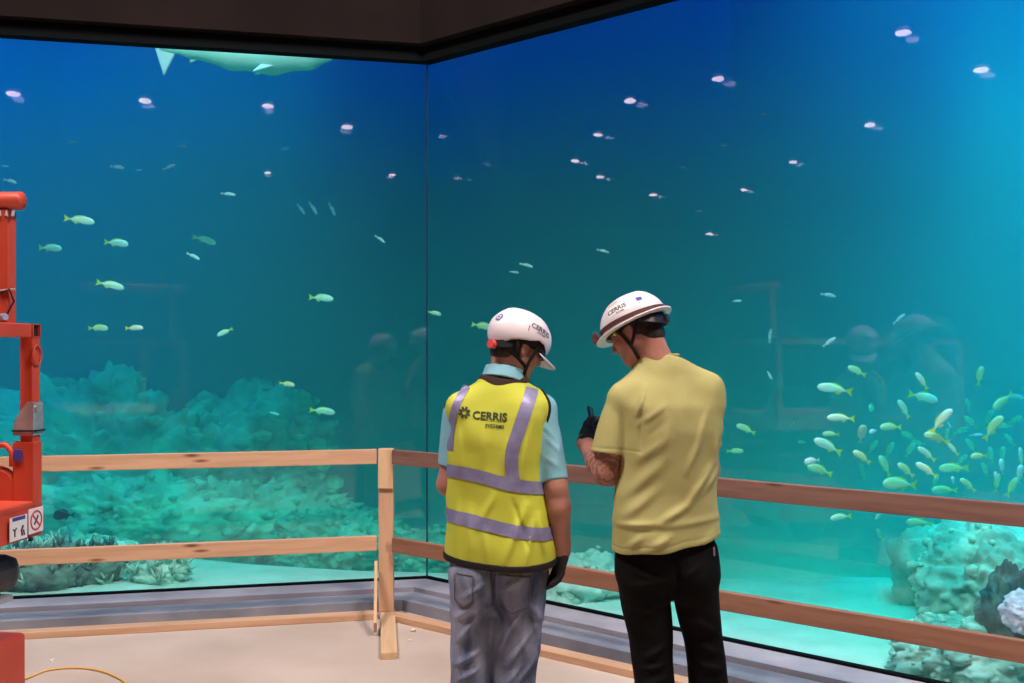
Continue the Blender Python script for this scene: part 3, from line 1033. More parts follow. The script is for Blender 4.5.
def strap(name, pts, w, t, c, R, m, parent):
    """a webbing strap through head-space points"""
    P3 = [Vector(q) for q in pts]
    fine = []
    for i in range(len(P3) - 1):
        p0, p1, p2, p3 = P3[max(i - 1, 0)], P3[i], P3[i + 1], P3[min(i + 2, len(P3) - 1)]
        for s in np.linspace(0, 1, 7, endpoint=False):
            fine.append(0.5 * ((2 * p1) + (p2 - p0) * s + (2 * p0 - 5 * p1 + 4 * p2 - p3) * s * s + (3 * p1 - p0 - 3 * p2 + p3) * s ** 3))
    fine.append(P3[-1])
    W = [to_parent(q, c, R) for q in fine]
    bm = BM()
    add_ribbon(bm, W, lambda i: (W[i] - Vector(c)), w, t)
    return obj(name, bm, m, parent, False)


def make_hat(t, c, R, full_brim, label):
    """hard hat in head space"""
    rim = (lambda q: 0.012 - 0.10 * np.clip(-q[1] - 0.02, 0, 1) * 0 + 0.020 * np.exp(-((q[1] + 0.01) / 0.035) ** 2)) if not full_brim else (lambda q: 0.030 + 0 * q[1])
    def f(p):
        q = rotated(p, c, R)
        o_ = helmet_shell(q, full_brim)
        if full_brim:
            d = smax(o_, 0.022 - q[2], 0.004)
            br = np.maximum(ell((q[0], q[1], q[2] - 0.024 + 0.10 * (q[0] ** 2) * 6), (0, -0.002, 0), (0.124, 0.163, 0.05)), np.abs(q[2] - 0.024 + 0.25 * q[0] ** 2 + 0.10 * np.clip(q[1] - 0.08, 0, 1)) - 0.0035)
            d = smin(d, br, 0.012)
        else:
            low = np.interp(q[1], [-0.16, -0.125, -0.10, -0.075, -0.05, 0.0, 0.03, 0.06, 0.09, 0.13], [-0.036, -0.034, -0.018, 0.008, 0.018, 0.030, 0.042, 0.036, 0.018, 0.004])
            d = smax(o_, low - q[2], 0.006)
            pk = np.maximum(ell((q[0], q[1], 0 * q[2]), (0, 0.075, 0), (0.090, 0.103, 0.1)), np.abs(q[2] - 0.000 + 0.35 * (q[1] - 0.10) + 2.2 * q[0] ** 2) - 0.0035)
            pk = np.maximum(pk, 0.06 - q[1])
            d = smin(d, pk, 0.012)
        inner = ell(q, (0, -0.006, 0.046), (0.100, 0.129, 0.098))
        # hollow inside
        d = smax(d, -inner, 0.003)
        return np.maximum(d, -(inner)) if False else d
    lo = (c[0] - 0.25, c[1] - 0.25, c[2] - 0.12); hi = (c[0] + 0.25, c[1] + 0.25, c[2] + 0.24)
    o = implicit('hard_hat', f, lo, hi, 0.0035, M['hat_white'], t)
    o['label'] = label
    return o


def black_lining(t, c, R):
    """headband and foam inside the hat"""
    f = lambda p: (lambda q: np.maximum(np.maximum(ell(q, (0, -0.006, 0.030), (0.094, 0.122, 0.10)), -ell(q, (0, -0.008, 0.026), (0.081, 0.104, 0.11))), np.abs(q[2] - 0.028 - 0.10 * (q[1] + 0.02)) - 0.018))(rotated(p, c, R))
    return implicit('headband', f, (c[0] - 0.17, c[1] - 0.17, c[2] - 0.08), (c[0] + 0.17, c[1] + 0.17, c[2] + 0.13), 0.0035, M['black_cloth'], t)


def make_hair(t, c, R, low=-0.075):
    def f(p):
        q = rotated(p, c, R)
        d = ell(q, (0, -0.018, 0.022), (0.081, 0.098, 0.103))
        d = smin(d, ell(q, (0, -0.055, -0.045), (0.052, 0.045, 0.04)), 0.03)
        d = smax(d, (low - 0.02 * 0) - q[2] + 0.9 * np.clip(q[1] + 0.02, 0, 1), 0.01)
        d = smax(d, q[1] - 0.045 - 0.3 * np.clip(q[2], 0, 1), 0.01)
        # clear of the ears
        for s in (-1, 1):
            d = smax(d, -ell(q, (s * 0.085, 0.002, -0.010), (0.022, 0.026, 0.036)), 0.006)
        return d + 0.0008 * np.sin(q[0] * 700) * np.sin(q[2] * 400 + q[1] * 300)
    return implicit('hair', f, (c[0] - 0.14, c[1] - 0.14, c[2] - 0.12), (c[0] + 0.14, c[1] + 0.14, c[2] + 0.15), 0.0035, M['hair'], t)


def shoe(t, x, y, rz, m):
    R = Matrix.Rotation(rz, 3, 'Z')
    def f(p):
        q = rotated(p, (x, y, 0), R)
        d = cap(q, (0, -0.03, 0.055), (0, 0.16, 0.040), 0.050, 0.040)
        d = smin(d, cap(q, (0, -0.02, 0.06), (0, -0.02, 0.15), 0.050, 0.054), 0.03)
        d = smax(d, 0.012 - q[2], 0.006)
        sole = box(q, (0, 0.06, 0.014), (0.046, 0.145, 0.012), 0.011)
        return smin(d, sole, 0.004)
    return implicit('boot', f, (x - 0.25, y - 0.25, -0.01), (x + 0.25, y + 0.3, 0.23), 0.006, m, t)


# ------------------------------------------------------------------ the man in the vest
Y1 = 3.92
X1 = (500 - 512) * Y1 / 1000
T1 = empty('person', (X1, Y1, 0))
tag(T1, 'man in white hard hat, fluorescent yellow vest and faded jeans, seen from behind', 'person', 'two workers standing at the rail')
a1 = lambda px, py, dy=0.0: ((px - 512) * (Y1 + dy) / 1000 - X1, dy, CAMZ - (py - HY) * (Y1 + dy) / 1000)
YAW1 = Matrix.Rotation(rad(-18), 3, 'Z')
TOR1 = Loft([(0.70, 0.000, 0.00, 0.180, 0.125), (0.80, 0.002, 0.0, 0.200, 0.138), (0.90, 0.000, 0.0, 0.204, 0.140), (0.98, -0.006, 0.0, 0.197, 0.135),
             (1.08, -0.016, 0.0, 0.188, 0.126), (1.20, -0.020, 0.0, 0.182, 0.122), (1.30, -0.020, 0.0, 0.188, 0.122), (1.39, -0.010, 0.0, 0.184, 0.115),
             (1.45, -0.004, 0.0, 0.158, 0.095), (1.50, 0.004, 0.0, 0.100, 0.070), (1.53, 0.010, 0.005, 0.070, 0.055)], 2.5)
HC1 = (0.070, 0.020, 1.660)
HR1 = Rypr(-64, 21, 2)
SH1R, EL1R, WR1R, HD1R = (0.172, 0.015, 1.405), (0.216, -0.045, 1.115), (0.242, -0.030, 0.868), (0.215, -0.02, 0.72)
SH1L, EL1L, WR1L, HD1L = (-0.165, 0.035, 1.400), (-0.202, 0.040, 1.120), (-0.11, 0.24, 1.02), (0.02, 0.33, 1.0)
HA1R = aim(WR1R, HD1R, (-0.35, 0.9, 0)); HA1L = aim(WR1L, HD1L, (0.2, 0.2, 0.9))


def torso1(p, off=0.0):
    d = TOR1(rotated(p, (0, 0, 0), YAW1), off)
    d = smin(d, cap(p, (0.03, 0.0, 1.485), (0.165, 0.015, 1.425), 0.050 + off, 0.052 + off), 0.05)
    d = smin(d, cap(p, (-0.02, 0.0, 1.485), (-0.152, -0.005, 1.428), 0.050 + off, 0.050 + off), 0.05)
    # shoulder blades and spine
    d = d - folds(p, [((-0.11, 1.38), (-0.085, 1.26), 0.05, 0.006), ((0.07, 1.38), (0.05, 1.26), 0.05, 0.006)]) * (p[1] < 0)
    return d


LEG1 = [Loft([(0.02, -0.120, 0.01, 0.083, 0.098), (0.15, -0.120, 0.0, 0.076, 0.086), (0.34, -0.118, -0.005, 0.076, 0.086), (0.50, -0.116, 0.005, 0.078, 0.090), (0.65, -0.108, 0.005, 0.088, 0.102), (0.78, -0.094, 0.0, 0.098, 0.112), (0.86, -0.085, 0.0, 0.085, 0.095)], 2.2),
        Loft([(0.02, 0.040, 0.01, 0.086, 0.100), (0.15, 0.042, 0.0, 0.084, 0.088), (0.34, 0.048, -0.005, 0.090, 0.088), (0.50, 0.060, 0.005, 0.098, 0.094), (0.65, 0.074, 0.005, 0.102, 0.106), (0.78, 0.086, 0.0, 0.100, 0.114), (0.86, 0.085, 0.0, 0.085, 0.095)], 2.2)]


HIP1 = Loft([(0.64, -0.02, 0.0, 0.10, 0.06), (0.70, -0.018, 0.0, 0.150, 0.095), (0.78, -0.006, 0.0, 0.178, 0.118), (0.86, -0.006, 0.0, 0.166, 0.108), (0.99, -0.01, 0.0, 0.160, 0.105)], 2.4)


def body1(p):
    d = local(p, HC1, 0.20, lambda q: head_sdf(rotated(q, HC1, HR1)))
    d = smin(d, cap(p, (0.012, -0.005, 1.48), to_parent((0, -0.035, -0.055), HC1, HR1), 0.060, 0.056), 0.03)
    d = smin(d, smax(torso1(p, -0.020), 0.90 - p[2], 0.02), 0.03)
    d = smin(d, HIP1(p, -0.022), 0.02)
    for S, E, W, H, A, sd in ((SH1R, EL1R, WR1R, HD1R, HA1R, 1), (SH1L, EL1L, WR1L, HD1L, HA1L, -1)):
        mid = tuple((Vector(E) * 0.7 + Vector(W) * 0.3))
        d = smin(d, chain(p, [S, E, mid, W], [0.044, 0.046, 0.050, 0.034], 0.02), 0.02)
        d = smin(d, local(p, tuple((Vector(W) + Vector(H)) / 2), 0.16, lambda q, W=W, A=A, sd=sd: hand_sdf(rotated(q, W, A), 0.45, sd)), 0.012)
    for s, L in zip((-1, 1), LEG1):
        d = smin(d, L(p, -0.022), 0.02)
    return d


implicit_lo = (-0.36, -0.25, 0.0)
o = implicit('skin_probe', body1, (-0.34, -0.22, 0.03), (0.36, 0.48, 1.86), 0.0045, M['skin1'], T1)
o.name = 'body'

hem1 = lambda p: 0.822 + 0.30 * (np.clip(p[0] - 0.06, -1, 1)) ** 2
arm_cut1 = lambda p: smin(cap(p, (0.232, 0.02, 1.50), (0.212, -0.02, 1.20), 0.068, 0.064), cap(p, (-0.262, 0.045, 1.47), (-0.258, 0.045, 1.20), 0.056, 0.050), 0.01)
neck_cut1 = lambda p: cap(p, (0.012, 0.010, 1.492), (0.03, 0.06, 1.70), 0.084, 0.115)
VF1 = [((-0.09, 0.97), (-0.02, 1.10), 0.014, 0.006), ((0.02, 0.86), (0.10, 1.06), 0.016, 0.009), ((0.10, 0.84), (0.13, 1.00), 0.012, 0.007), ((-0.12, 0.86), (-0.11, 1.05), 0.016, 0.006),
       ((-0.05, 0.85), (-0.06, 1.00), 0.013, 0.005), ((0.02, 1.18), (0.03, 1.30), 0.016, 0.005), ((-0.07, 1.18), (-0.06, 1.34), 0.018, 0.005), ((0.08, 1.15), (0.12, 1.36), 0.014, 0.006), ((-0.15, 1.20), (-0.16, 1.36), 0.012, 0.004),
       ((0.05, 1.08), (0.11, 0.90), 0.010, -0.007), ((0.15, 1.02), (0.18, 0.86), 0.014, 0.008), ((-0.17, 0.88), (-0.16, 1.1), 0.014, 0.005)]


def vest_base(p, off=0.0):
    lowflare = 0.010 * np.clip((1.05 - p[2]) / 0.25, 0, 1)
    return torso1(p, 0.008 + off + lowflare) - 1.4 * folds(p, VF1) - wobble(p, 0.003, 14)


def vest1(p):
    d = vest_base(p)
    d = smax(d, hem1(p) - p[2], 0.004)
    d = smax(d, -arm_cut1(p), 0.004)
    d = smax(d, -neck_cut1(p), 0.004)
    return d


vest = implicit('safety_vest', vest1, (-0.30, -0.24, 0.74), (0.30, 0.24, 1.58), 0.0045, M['vest'], T1)
VB = bvh_of(vest)
implicit('hem_binding', lambda p: smax(np.abs(vest_base(p)) - 0.004, np.abs(p[2] - hem1(p) - 0.004) - 0.013, 0.003), (-0.30, -0.24, 0.74), (0.30, 0.24, 0.92), 0.004, M['black_cloth'], vest)
for lo_, hi_ in (((-0.30, -0.22, 1.06), (-0.08, 0.22, 1.56)), ((0.06, -0.22, 1.06), (0.30, 0.22, 1.56))):
    implicit('armhole_binding', lambda p: np.sqrt(vest_base(p) ** 2 + arm_cut1(p) ** 2) - 0.0055, lo_, hi_, 0.0035, M['black_cloth'], vest)
implicit('neck_binding', lambda p: np.sqrt(vest_base(p, 0.0) ** 2 + neck_cut1(p) ** 2) - 0.0125, (-0.14, -0.16, 1.40), (0.18, 0.20, 1.60), 0.004, M['brown_binding'], vest)
c1 = (-0.01, 0.0)
wrap_band('reflective_tape', VB, lambda x, y: 1.147 - 0.165 * x - 0.02 * y, 0.0245, rad(-205), rad(25), c1, M['reflective'], vest, 0.0035)
wrap_band('reflective_tape', VB, lambda x, y: 0.975 - 0.165 * x - 0.02 * y + 0.0, 0.0245, rad(-205), rad(25), c1, M['reflective'], vest, 0.0035)
z1 = lambda px, py: ((px - 500) * 0.00378, CAMZ - (py - HY) * 0.00381 - 0.0)
tape_path('reflective_tape', VB, [z1(533, 389), z1(529, 402), z1(521, 425), z1(513.5, 448), z1(512, 466), z1(515, 486)], 0.050, M['reflective'], vest, 0.0026)
tape_path('reflective_tape', VB, [z1(466, 387), z1(458, 401), z1(452.5, 417), z1(449.5, 436), z1(448.5, 452)], 0.030, M['reflective'], vest, 0.0026)
rt = (math.cos(rad(-12)), math.sin(rad(-12)), 0)


def on_back(px, py):
    x, z = z1(px, py)
    return Vector((x, -0.12, z))


upv = (-0.02, 0, 1)
text_on('lettering', 'CERRIS', 0.042, M['print'], vest, on_back(490, 416.5), (1, 0, -0.055), upv, VB, 0.0024, 1.02, 0.0012)
text_on('lettering', 'SYSTEMS', 0.0175, M['print'], vest, on_back(495.0, 426.2), (1, 0, -0.055), upv, VB, 0.0024, 1.08, 0.0006)
# the eight-rayed mark left of the lettering
bm = BM()
for k in range(8):
    a = 2 * PI * k / 8 + PI / 8
    d = Vector((math.cos(a), math.sin(a))); n = Vector((-d.y, d.x))
    pr = [(0.0085, -0.0020), (0.0135, -0.0052), (0.0235, -0.0034), (0.0235, 0.0034), (0.0135, 0.0052), (0.0085, 0.0020)]
    bm.faces.new([bm.verts.new((d.x * u + n.x * v, d.y * u + n.y * v, 0)) for u, v in pr])
N_ = 24
ri = [bm.verts.new((0.0085 * math.cos(2 * PI * k / N_), 0.0085 * math.sin(2 * PI * k / N_), 0)) for k in range(N_)]
ro = [bm.verts.new((0.0125 * math.cos(2 * PI * k / N_), 0.0125 * math.sin(2 * PI * k / N_), 0)) for k in range(N_)]
for k in range(N_):
    bm.faces.new((ri[k], ri[(k + 1) % N_], ro[(k + 1) % N_], ro[k]))
me = bpy.data.meshes.new('logo'); bm.to_mesh(me); bm.free()
lay_on('logo', me, M['print'], vest, on_back(464, 413), (1, 0, -0.055), upv, VB, 0.0024)

# shirt with sleeves and collar


def sleeve_end(p, S, E, t_end, r, slant=(0, 0, 0)):
    """half-space that ends a sleeve across the arm"""
    S, E = Vector(S), Vector(E)
    a = S + (E - S) * t_end
    n = ((E - S).normalized() + Vector(slant)).normalized()
    return (p[0] - a.x) * n.x + (p[1] - a.y) * n.y + (p[2] - a.z) * n.z


def shirt1(p):
    d = torso1(p, -0.004)
    d = smax(d, 0.95 - p[2], 0.01)
    d = smax(d, -cap(p, (0.018, 0.02, 1.52), (0.03, 0.05, 1.70), 0.060, 0.075), 0.005)
    aR = cap(p, (0.160, 0.02, 1.410), tuple(Vector(EL1R) + Vector((0.004, 0, -0.02))), 0.062, 0.0545)
    aR = smax(aR - folds(p, [((0.15, 1.38), (0.22, 1.30), 0.010, 0.005), ((0.17, 1.32), (0.24, 1.25), 0.010, 0.005), ((0.17, 1.24), (0.23, 1.20), 0.010, 0.004), ((0.24, 1.35), (0.22, 1.20), 0.012, 0.004)]), sleeve_end(p, SH1R, EL1R, 0.90, 0.06, (0, 0, 0.0)), 0.004)
    aL = cap(p, (-0.165, 0.035, 1.400), tuple(Vector(EL1L) + Vector((0, 0, -0.02))), 0.062, 0.054)
    aL = smax(aL, sleeve_end(p, SH1L, EL1L, 0.74, 0.06), 0.004)
    d = smin(d, smin(aR, aL, 0.005), 0.03)
    return d - wobble(p, 0.0012, 20, 1.0)


shirt = implicit('polo_shirt', shirt1, (-0.36, -0.24, 0.9), (0.36, 0.24, 1.60), 0.0045, M['polo'], T1)


def collar1(p):
    q = rotated(p, (0.016, 0.000, 1.546), Matrix.Rotation(rad(-18), 3, 'Z') @ Matrix.Rotation(rad(-16), 3, 'X') @ Matrix.Rotation(rad(6), 3, 'Y'))
    r = np.sqrt((q[0] / 1.0) ** 2 + (q[1] / 0.95) ** 2)
    d = np.abs(r - (0.080 - 0.14 * (q[2] - 0.0))) - 0.0045
    return smax(d, np.abs(q[2] - 0.008) - 0.024, 0.004)


implicit('collar', collar1, (-0.14, -0.14, 1.44), (0.17, 0.18, 1.60), 0.0035, M['polo'], shirt)

# jeans
JF1 = [((0.015, 0.74), (0.10, 0.80), 0.014, 0.007), ((-0.15, 0.70), (-0.06, 0.76), 0.012, 0.008), ((-0.17, 0.62), (-0.06, 0.70), 0.012, 0.009), ((-0.16, 0.53), (-0.08, 0.64), 0.012, 0.008), ((-0.17, 0.44), (-0.07, 0.50), 0.012, 0.009),
       ((-0.16, 0.38), (-0.08, 0.43), 0.010, 0.008), ((-0.15, 0.30), (-0.06, 0.36), 0.012, 0.009), ((0.00, 0.50), (0.09, 0.66), 0.012, 0.009), ((0.03, 0.44), (0.13, 0.58), 0.012, 0.009), ((0.06, 0.36), (0.15, 0.48), 0.012, 0.009),
       ((0.01, 0.34), (0.08, 0.44), 0.010, 0.007), ((0.02, 0.26), (0.10, 0.33), 0.012, 0.008), ((0.09, 0.70), (0.17, 0.60), 0.012, 0.006), ((-0.03, 0.86), (-0.02, 0.66), 0.008, -0.012), ((-0.13, 0.22), (-0.05, 0.27), 0.012, 0.008), ((0.0, 0.14), (0.1, 0.2), 0.012, 0.008)]




def jeans1(p):
    d = smin(LEG1[0](p), LEG1[1](p), 0.022)
    hip = HIP1(p)
    d = smin(d, hip, 0.04)
    d = smin(d, ell(p, (0.07, -0.045, 0.76), (0.085, 0.085, 0.10)), 0.05)
    d = smin(d, ell(p, (-0.09, -0.045, 0.76), (0.085, 0.085, 0.10)), 0.05)
    d = smax(d, 0.035 - p[2], 0.004)
    return d - 1.9 * folds(p, JF1) - wobble(p, 0.003, 16, 2)


jeans = implicit('jeans', jeans1, (-0.28, -0.24, 0.0), (0.28, 0.24, 1.0), 0.0045, M['denim'], T1)
JB = bvh_of(jeans)


def pocket(px, py, w, h):
    x, z = (px - 500) * 0.0038, CAMZ - (py - HY) * 0.00383
    me = mesh('p', [(-w / 2, h / 2, 0), (-w / 2, -h * 0.28, 0), (0, -h / 2, 0), (w / 2, -h * 0.28, 0), (w / 2, h / 2, 0)], [(0, 1, 2, 3, 4)])
    o = lay_on('back_pocket', me, M['denim'], jeans, (x, -0.1, z), (1, 0, -0.05), (0.03, 0, 1), JB, 0.005, 0.008)
    out = [(-w / 2, h / 2), (-w / 2, -h * 0.28), (0, -h / 2), (w / 2, -h * 0.28), (w / 2, h / 2), (-w / 2, h / 2)]
    R = Vector((1, 0, -0.05)).normalized(); U = Vector((0.03, 0, 1)).normalized()
    pts = []
    for i in range(len(out) - 1):
        for s in np.linspace(0, 1, 10, endpoint=False):
            u = out[i][0] * (1 - s) + out[i + 1][0] * s; v = out[i][1] * (1 - s) + out[i + 1][1] * s
            q = Vector((x, -1, z)) + R * u + U * v
            hh = JB.ray_cast(q, Vector((0, 1, 0)))
            if hh[0] is not None: pts.append(hh[0] + Vector((0, -0.006, 0)))
    bm = BM(); add_tube(bm, pts, 0.0022, 6)
    obj('stitching', bm, M['denim_dark'], o, True)
    return o


pocket(513, 593, 0.135, 0.150)
pocket(464, 590, 0.070, 0.135)
glove = implicit('glove', lambda p: smax(hand_sdf(rotated(p, WR1R, HA1R), 0.45, 1, 0.0035), -(rotated(p, WR1R, HA1R)[2] * -1 + 0.022) , 0.004), (0.10, -0.10, 0.60), (0.36, 0.30, 0.93), 0.0035, M['glove'], T1)
glove['label'] = 'black glove on the hanging hand'
shoe(T1, -0.120, -0.02, rad(14), M['boot']); shoe(T1, 0.040, 0.0, rad(-22), M['boot'])

hat1 = make_hat(T1, HC1, HR1, False, 'white climbing-style hard hat with short peak')
make_hair(T1, HC1, HR1)
black_lining(T1, HC1, HR1)
HB1 = bvh_of(hat1)
# chin and nape straps on the side towards the camera (his right side)
strap('chin_strap', [(0.088, 0.045, 0.030), (0.085, 0.030, -0.03), (0.078, 0.028, -0.072), (0.050, 0.040, -0.108), (0.0, 0.050, -0.124), (-0.050, 0.040, -0.108), (-0.078, 0.028, -0.072), (-0.088, 0.045, 0.03)], 0.014, 0.003, HC1, HR1, M['black_cloth'], T1)
strap('nape_strap', [(0.078, 0.028, -0.072), (0.084, -0.022, -0.050), (0.070, -0.075, -0.032), (0.030, -0.108, -0.028), (-0.030, -0.108, -0.028), (-0.070, -0.075, -0.032), (-0.084, -0.022, -0.050), (-0.078, 0.028, -0.072)], 0.014, 0.003, HC1, HR1, M['black_cloth'], T1)
strap('nape_strap', [(0.084, -0.022, -0.048), (0.092, -0.045, -0.005), (0.088, -0.06, 0.03)], 0.012, 0.003, HC1, HR1, M['black_cloth'], T1)
strap('nape_cradle', [(0.080, -0.065, -0.005), (0.055, -0.105, -0.022), (0.0, -0.120, -0.030), (-0.055, -0.105, -0.022), (-0.080, -0.065, -0.005)], 0.028, 0.004, HC1, HR1, M['black'], T1)
k0 = to_parent((0.03, -0.112, -0.030), HC1, HR1); k1 = to_parent((0.038, -0.134, -0.034), HC1, HR1)
bm = BM(); add_tube(bm, [k0, k1], 0.017, 20); obj('ratchet_knob', bm, M['knob_red'], T1)
# safety glasses arm and lens
strap('glasses_arm', [(0.080, -0.010, 0.012), (0.078, 0.03, 0.012), (0.070, 0.072, 0.008)], 0.008, 0.003, HC1, HR1, M['black'], T1)
strap('glasses_lens', [(0.070, 0.072, 0.004), (0.050, 0.100, 0.002), (0.012, 0.112, 0.004), (-0.012, 0.112, 0.004), (-0.050, 0.100, 0.002), (-0.070, 0.072, 0.004)], 0.034, 0.002, HC1, HR1, M['black'], T1)


def hat_text(body, size, m, hat, HC, HR, hb, pos, right, up, sp=1.0, bold=0.0008):
    o_ = to_parent(pos, HC, HR); r_ = HR @ Vector(right); u_ = HR @ Vector(up)
    return text_on('lettering', body, size, m, hat, o_, r_, u_, hb, 0.0012, sp, bold)


hat_text('CERRIS', 0.030, M['hat_print'], hat1, HC1, HR1, HB1, (0.13, 0.022, 0.100), (0.10, 1, -0.02), (-0.45, 0.0, 1), 1.0)
hat_text('SYSTEMS', 0.010, M['hat_print'], hat1, HC1, HR1, HB1, (0.13, 0.028, 0.076), (0.10, 1, -0.02), (-0.3, 0.0, 1), 1.1, 0.0003)
# blue-grey round mark at the back of the hat
bm = BM(); bmesh.ops.create_circle(bm, cap_ends=True, radius=0.017, segments=20)
me = bpy.data.meshes.new('l'); bm.to_mesh(me); bm.free()
lay_on('hat_logo', me, M['blue_print'], hat1, to_parent((0.03, -0.15, 0.085), HC1, HR1), HR1 @ Vector((1, 0.2, 0)), HR1 @ Vector((0, 0.4, 1)), HB1, 0.0012)
bm = BM()
for k in range(8):
    a = 2 * PI * k / 8; d = Vector((math.cos(a), math.sin(a))); n = Vector((-d.y, d.x))
    bm.faces.new([bm.verts.new((d.x * u + n.x * v, d.y * u + n.y * v, 0)) for u, v in ((0.004, -0.001), (0.013, -0.0022), (0.013, 0.0022), (0.004, 0.001))])
me = bpy.data.meshes.new('l'); bm.to_mesh(me); bm.free()
lay_on('hat_logo', me, M['sticker'], hat1, to_parent((0.03, -0.15, 0.085), HC1, HR1), HR1 @ Vector((1, 0.2, 0)), HR1 @ Vector((0, 0.4, 1)), HB1, 0.002)
# small vent slot on the side
bm = BM(); add_box(bm, (0, 0, 0), (0.004, 0.022, 0.0006)); me = bpy.data.meshes.new('l'); bm.to_mesh(me); bm.free()
lay_on('vent_slot', rect_mesh(0.003, 0.024), M['hat_print'], hat1, to_parent((0.13, -0.03, 0.080), HC1, HR1), HR1 @ Vector((0, 1, 0)), HR1 @ Vector((-0.3, 0, 1)), HB1, 0.0012)

# ------------------------------------------------------------------ the man in the yellow t-shirt
Y2 = 3.80
X2 = (668 - 512) * Y2 / 1000
T2 = empty('person', (X2, Y2, 0))
tag(T2, 'man in white hard hat, pale yellow t-shirt and black trousers, looking down', 'person', 'two workers standing at the rail')
YAW2 = Matrix.Rotation(rad(16), 3, 'Z')
HC2 = (-0.120, 0.030, 1.718)
HR2 = Rypr(62, 27, 5)
SH2R, EL2R, WR2R, HD2R = (0.140, 0.03, 1.475), (0.165, 0.10, 1.185), (-0.08, 0.30, 1.22), (-0.22, 0.30, 1.27)
SH2L, EL2L, WR2L, HD2L = (-0.170, 0.000, 1.455), (-0.232, 0.000, 1.185), (-0.303, 0.190, 1.285), (-0.262, 0.30, 1.325)
HA2L = aim(WR2L, HD2L, (-0.5, -0.2, 1.0)); HA2R = aim(WR2R, HD2R, (0.1, 0.0, 1.0))
TOR2 = Loft([(0.82, -0.008, 0.0, 0.196, 0.140), (0.91, -0.010, 0.0, 0.200, 0.142), (1.00, -0.012, 0.0, 0.198, 0.138), (1.118, -0.008, 0.0, 0.188, 0.130), (1.23, 0.004, -0.005, 0.182, 0.128), (1.346, 0.012, -0.012, 0.190, 0.130),
             (1.44, 0.004, -0.012, 0.190, 0.118), (1.52, -0.01, 0.0, 0.140, 0.090), (1.56, -0.02, 0.01, 0.10, 0.072), (1.60, -0.035, 0.015, 0.080, 0.066), (1.64, -0.050, 0.02, 0.060, 0.058)], 2.4)


def torso2(p, off=0.0):
    d = TOR2(rotated(p, (0, 0, 0), YAW2), off)
    d = smin(d, cap(p, (0.012, 0.005, 1.560), (0.142, 0.015, 1.496), 0.062 + off, 0.070 + off), 0.06)
    d = smin(d, cap(p, (-0.05, 0.0, 1.540), (-0.165, 0.0, 1.468), 0.056 + off, 0.060 + off), 0.05)
    return d


LEG2 = [Loft([(0.02, -0.045, 0.01, 0.078, 0.095), (0.10, -0.046, 0.0, 0.070, 0.080), (0.385, -0.051, 0.0, 0.075, 0.084), (0.548, -0.065, 0.01, 0.083, 0.092), (0.67, -0.082, 0.005, 0.094, 0.105), (0.80, -0.103, 0.0, 0.096, 0.112), (0.90, -0.09, 0.0, 0.085, 0.09)], 2.3),
        Loft([(0.02, 0.160, 0.01, 0.078, 0.095), (0.10, 0.160, 0.0, 0.070, 0.080), (0.385, 0.155, 0.0, 0.074, 0.084), (0.548, 0.135, 0.01, 0.072, 0.090), (0.67, 0.112, 0.005, 0.082, 0.104), (0.80, 0.098, 0.0, 0.094, 0.112), (0.90, 0.085, 0.0, 0.085, 0.09)], 2.3)]
HIP2 = Loft([(0.72, 0.0, 0.0, 0.12, 0.08), (0.78, -0.003, 0.0, 0.175, 0.115), (0.86, -0.006, 0.0, 0.188, 0.126), (0.93, -0.006, 0.0, 0.178, 0.118), (0.98, -0.008, 0.0, 0.170, 0.112)], 2.4)


def body2(p):
    d = local(p, HC2, 0.20, lambda q: head_sdf(rotated(q, HC2, HR2)))
    d = smin(d, cap(p, (-0.025, -0.01, 1.545), to_parent((0, -0.035, -0.045), HC2, HR2), 0.066, 0.058), 0.03)
    d = smin(d, smax(torso2(p, -0.022), 0.96 - p[2], 0.02), 0.03)
    d = smin(d, HIP2(p, -0.022), 0.02)
    for S, E, W, H, A, sd, cu in ((SH2R, EL2R, WR2R, HD2R, HA2R, 1, 0.6), (SH2L, EL2L, WR2L, HD2L, HA2L, -1, 0.75)):
        mid = tuple((Vector(E) * 0.68 + Vector(W) * 0.32))
        d = smin(d, chain(p, [S, E, mid, W], [0.054, 0.049, 0.050, 0.030], 0.02), 0.02)
        d = smin(d, local(p, tuple((Vector(W) + Vector(H)) / 2), 0.16, lambda q, W=W, A=A, sd=sd, cu=cu: hand_sdf(rotated(q, W, A), cu, sd)), 0.012)
    for L in LEG2:
        d = smin(d, L(p, -0.022), 0.02)
    return d


# skin with the arm's dark line tattoo, round the elbow only
m = noisy('tanned_skin', (0.38, 0.155, 0.108), (0.45, 0.20, 0.145), 9, 0.55, 0.15, 60, spec=0.35)
b_ = m.node_tree.nodes['Principled BSDF']
base_link = b_.inputs['Base Color'].links[0].from_socket
tc = nd(m, 'ShaderNodeTexCoord')
def vsub(c):
    n = nd(m, 'ShaderNodeVectorMath', operation='DISTANCE'); lk(m, tc.outputs['Object'], n.inputs[0]); n.inputs[1].default_value = c; return n.outputs['Value']
ec = tuple(Vector(EL2L) * 0.92 + Vector(WR2L) * 0.08)
dist = vsub(ec)
msk = nd(m, 'ShaderNodeMapRange'); lk(m, dist, msk.inputs[0]); msk.inputs[1].default_value = 0.115; msk.inputs[2].default_value = 0.150; msk.inputs[3].default_value = 1; msk.inputs[4].default_value = 0
wv = nd(m, 'ShaderNodeTexWave', wave_type='RINGS', rings_direction='SPHERICAL'); wv.inputs['Scale'].default_value = 13; wv.inputs['Distortion'].default_value = 7; wv.inputs['Detail'].default_value = 2; wv.inputs['Detail Scale'].default_value = 3
mp = nd(m, 'ShaderNodeMapping'); mp.inputs['Location'].default_value = (-ec[0], -ec[1] + 0.05, -ec[2]); lk(m, tc.outputs['Object'], mp.inputs[0]); lk(m, mp.outputs[0], wv.inputs['Vector'])
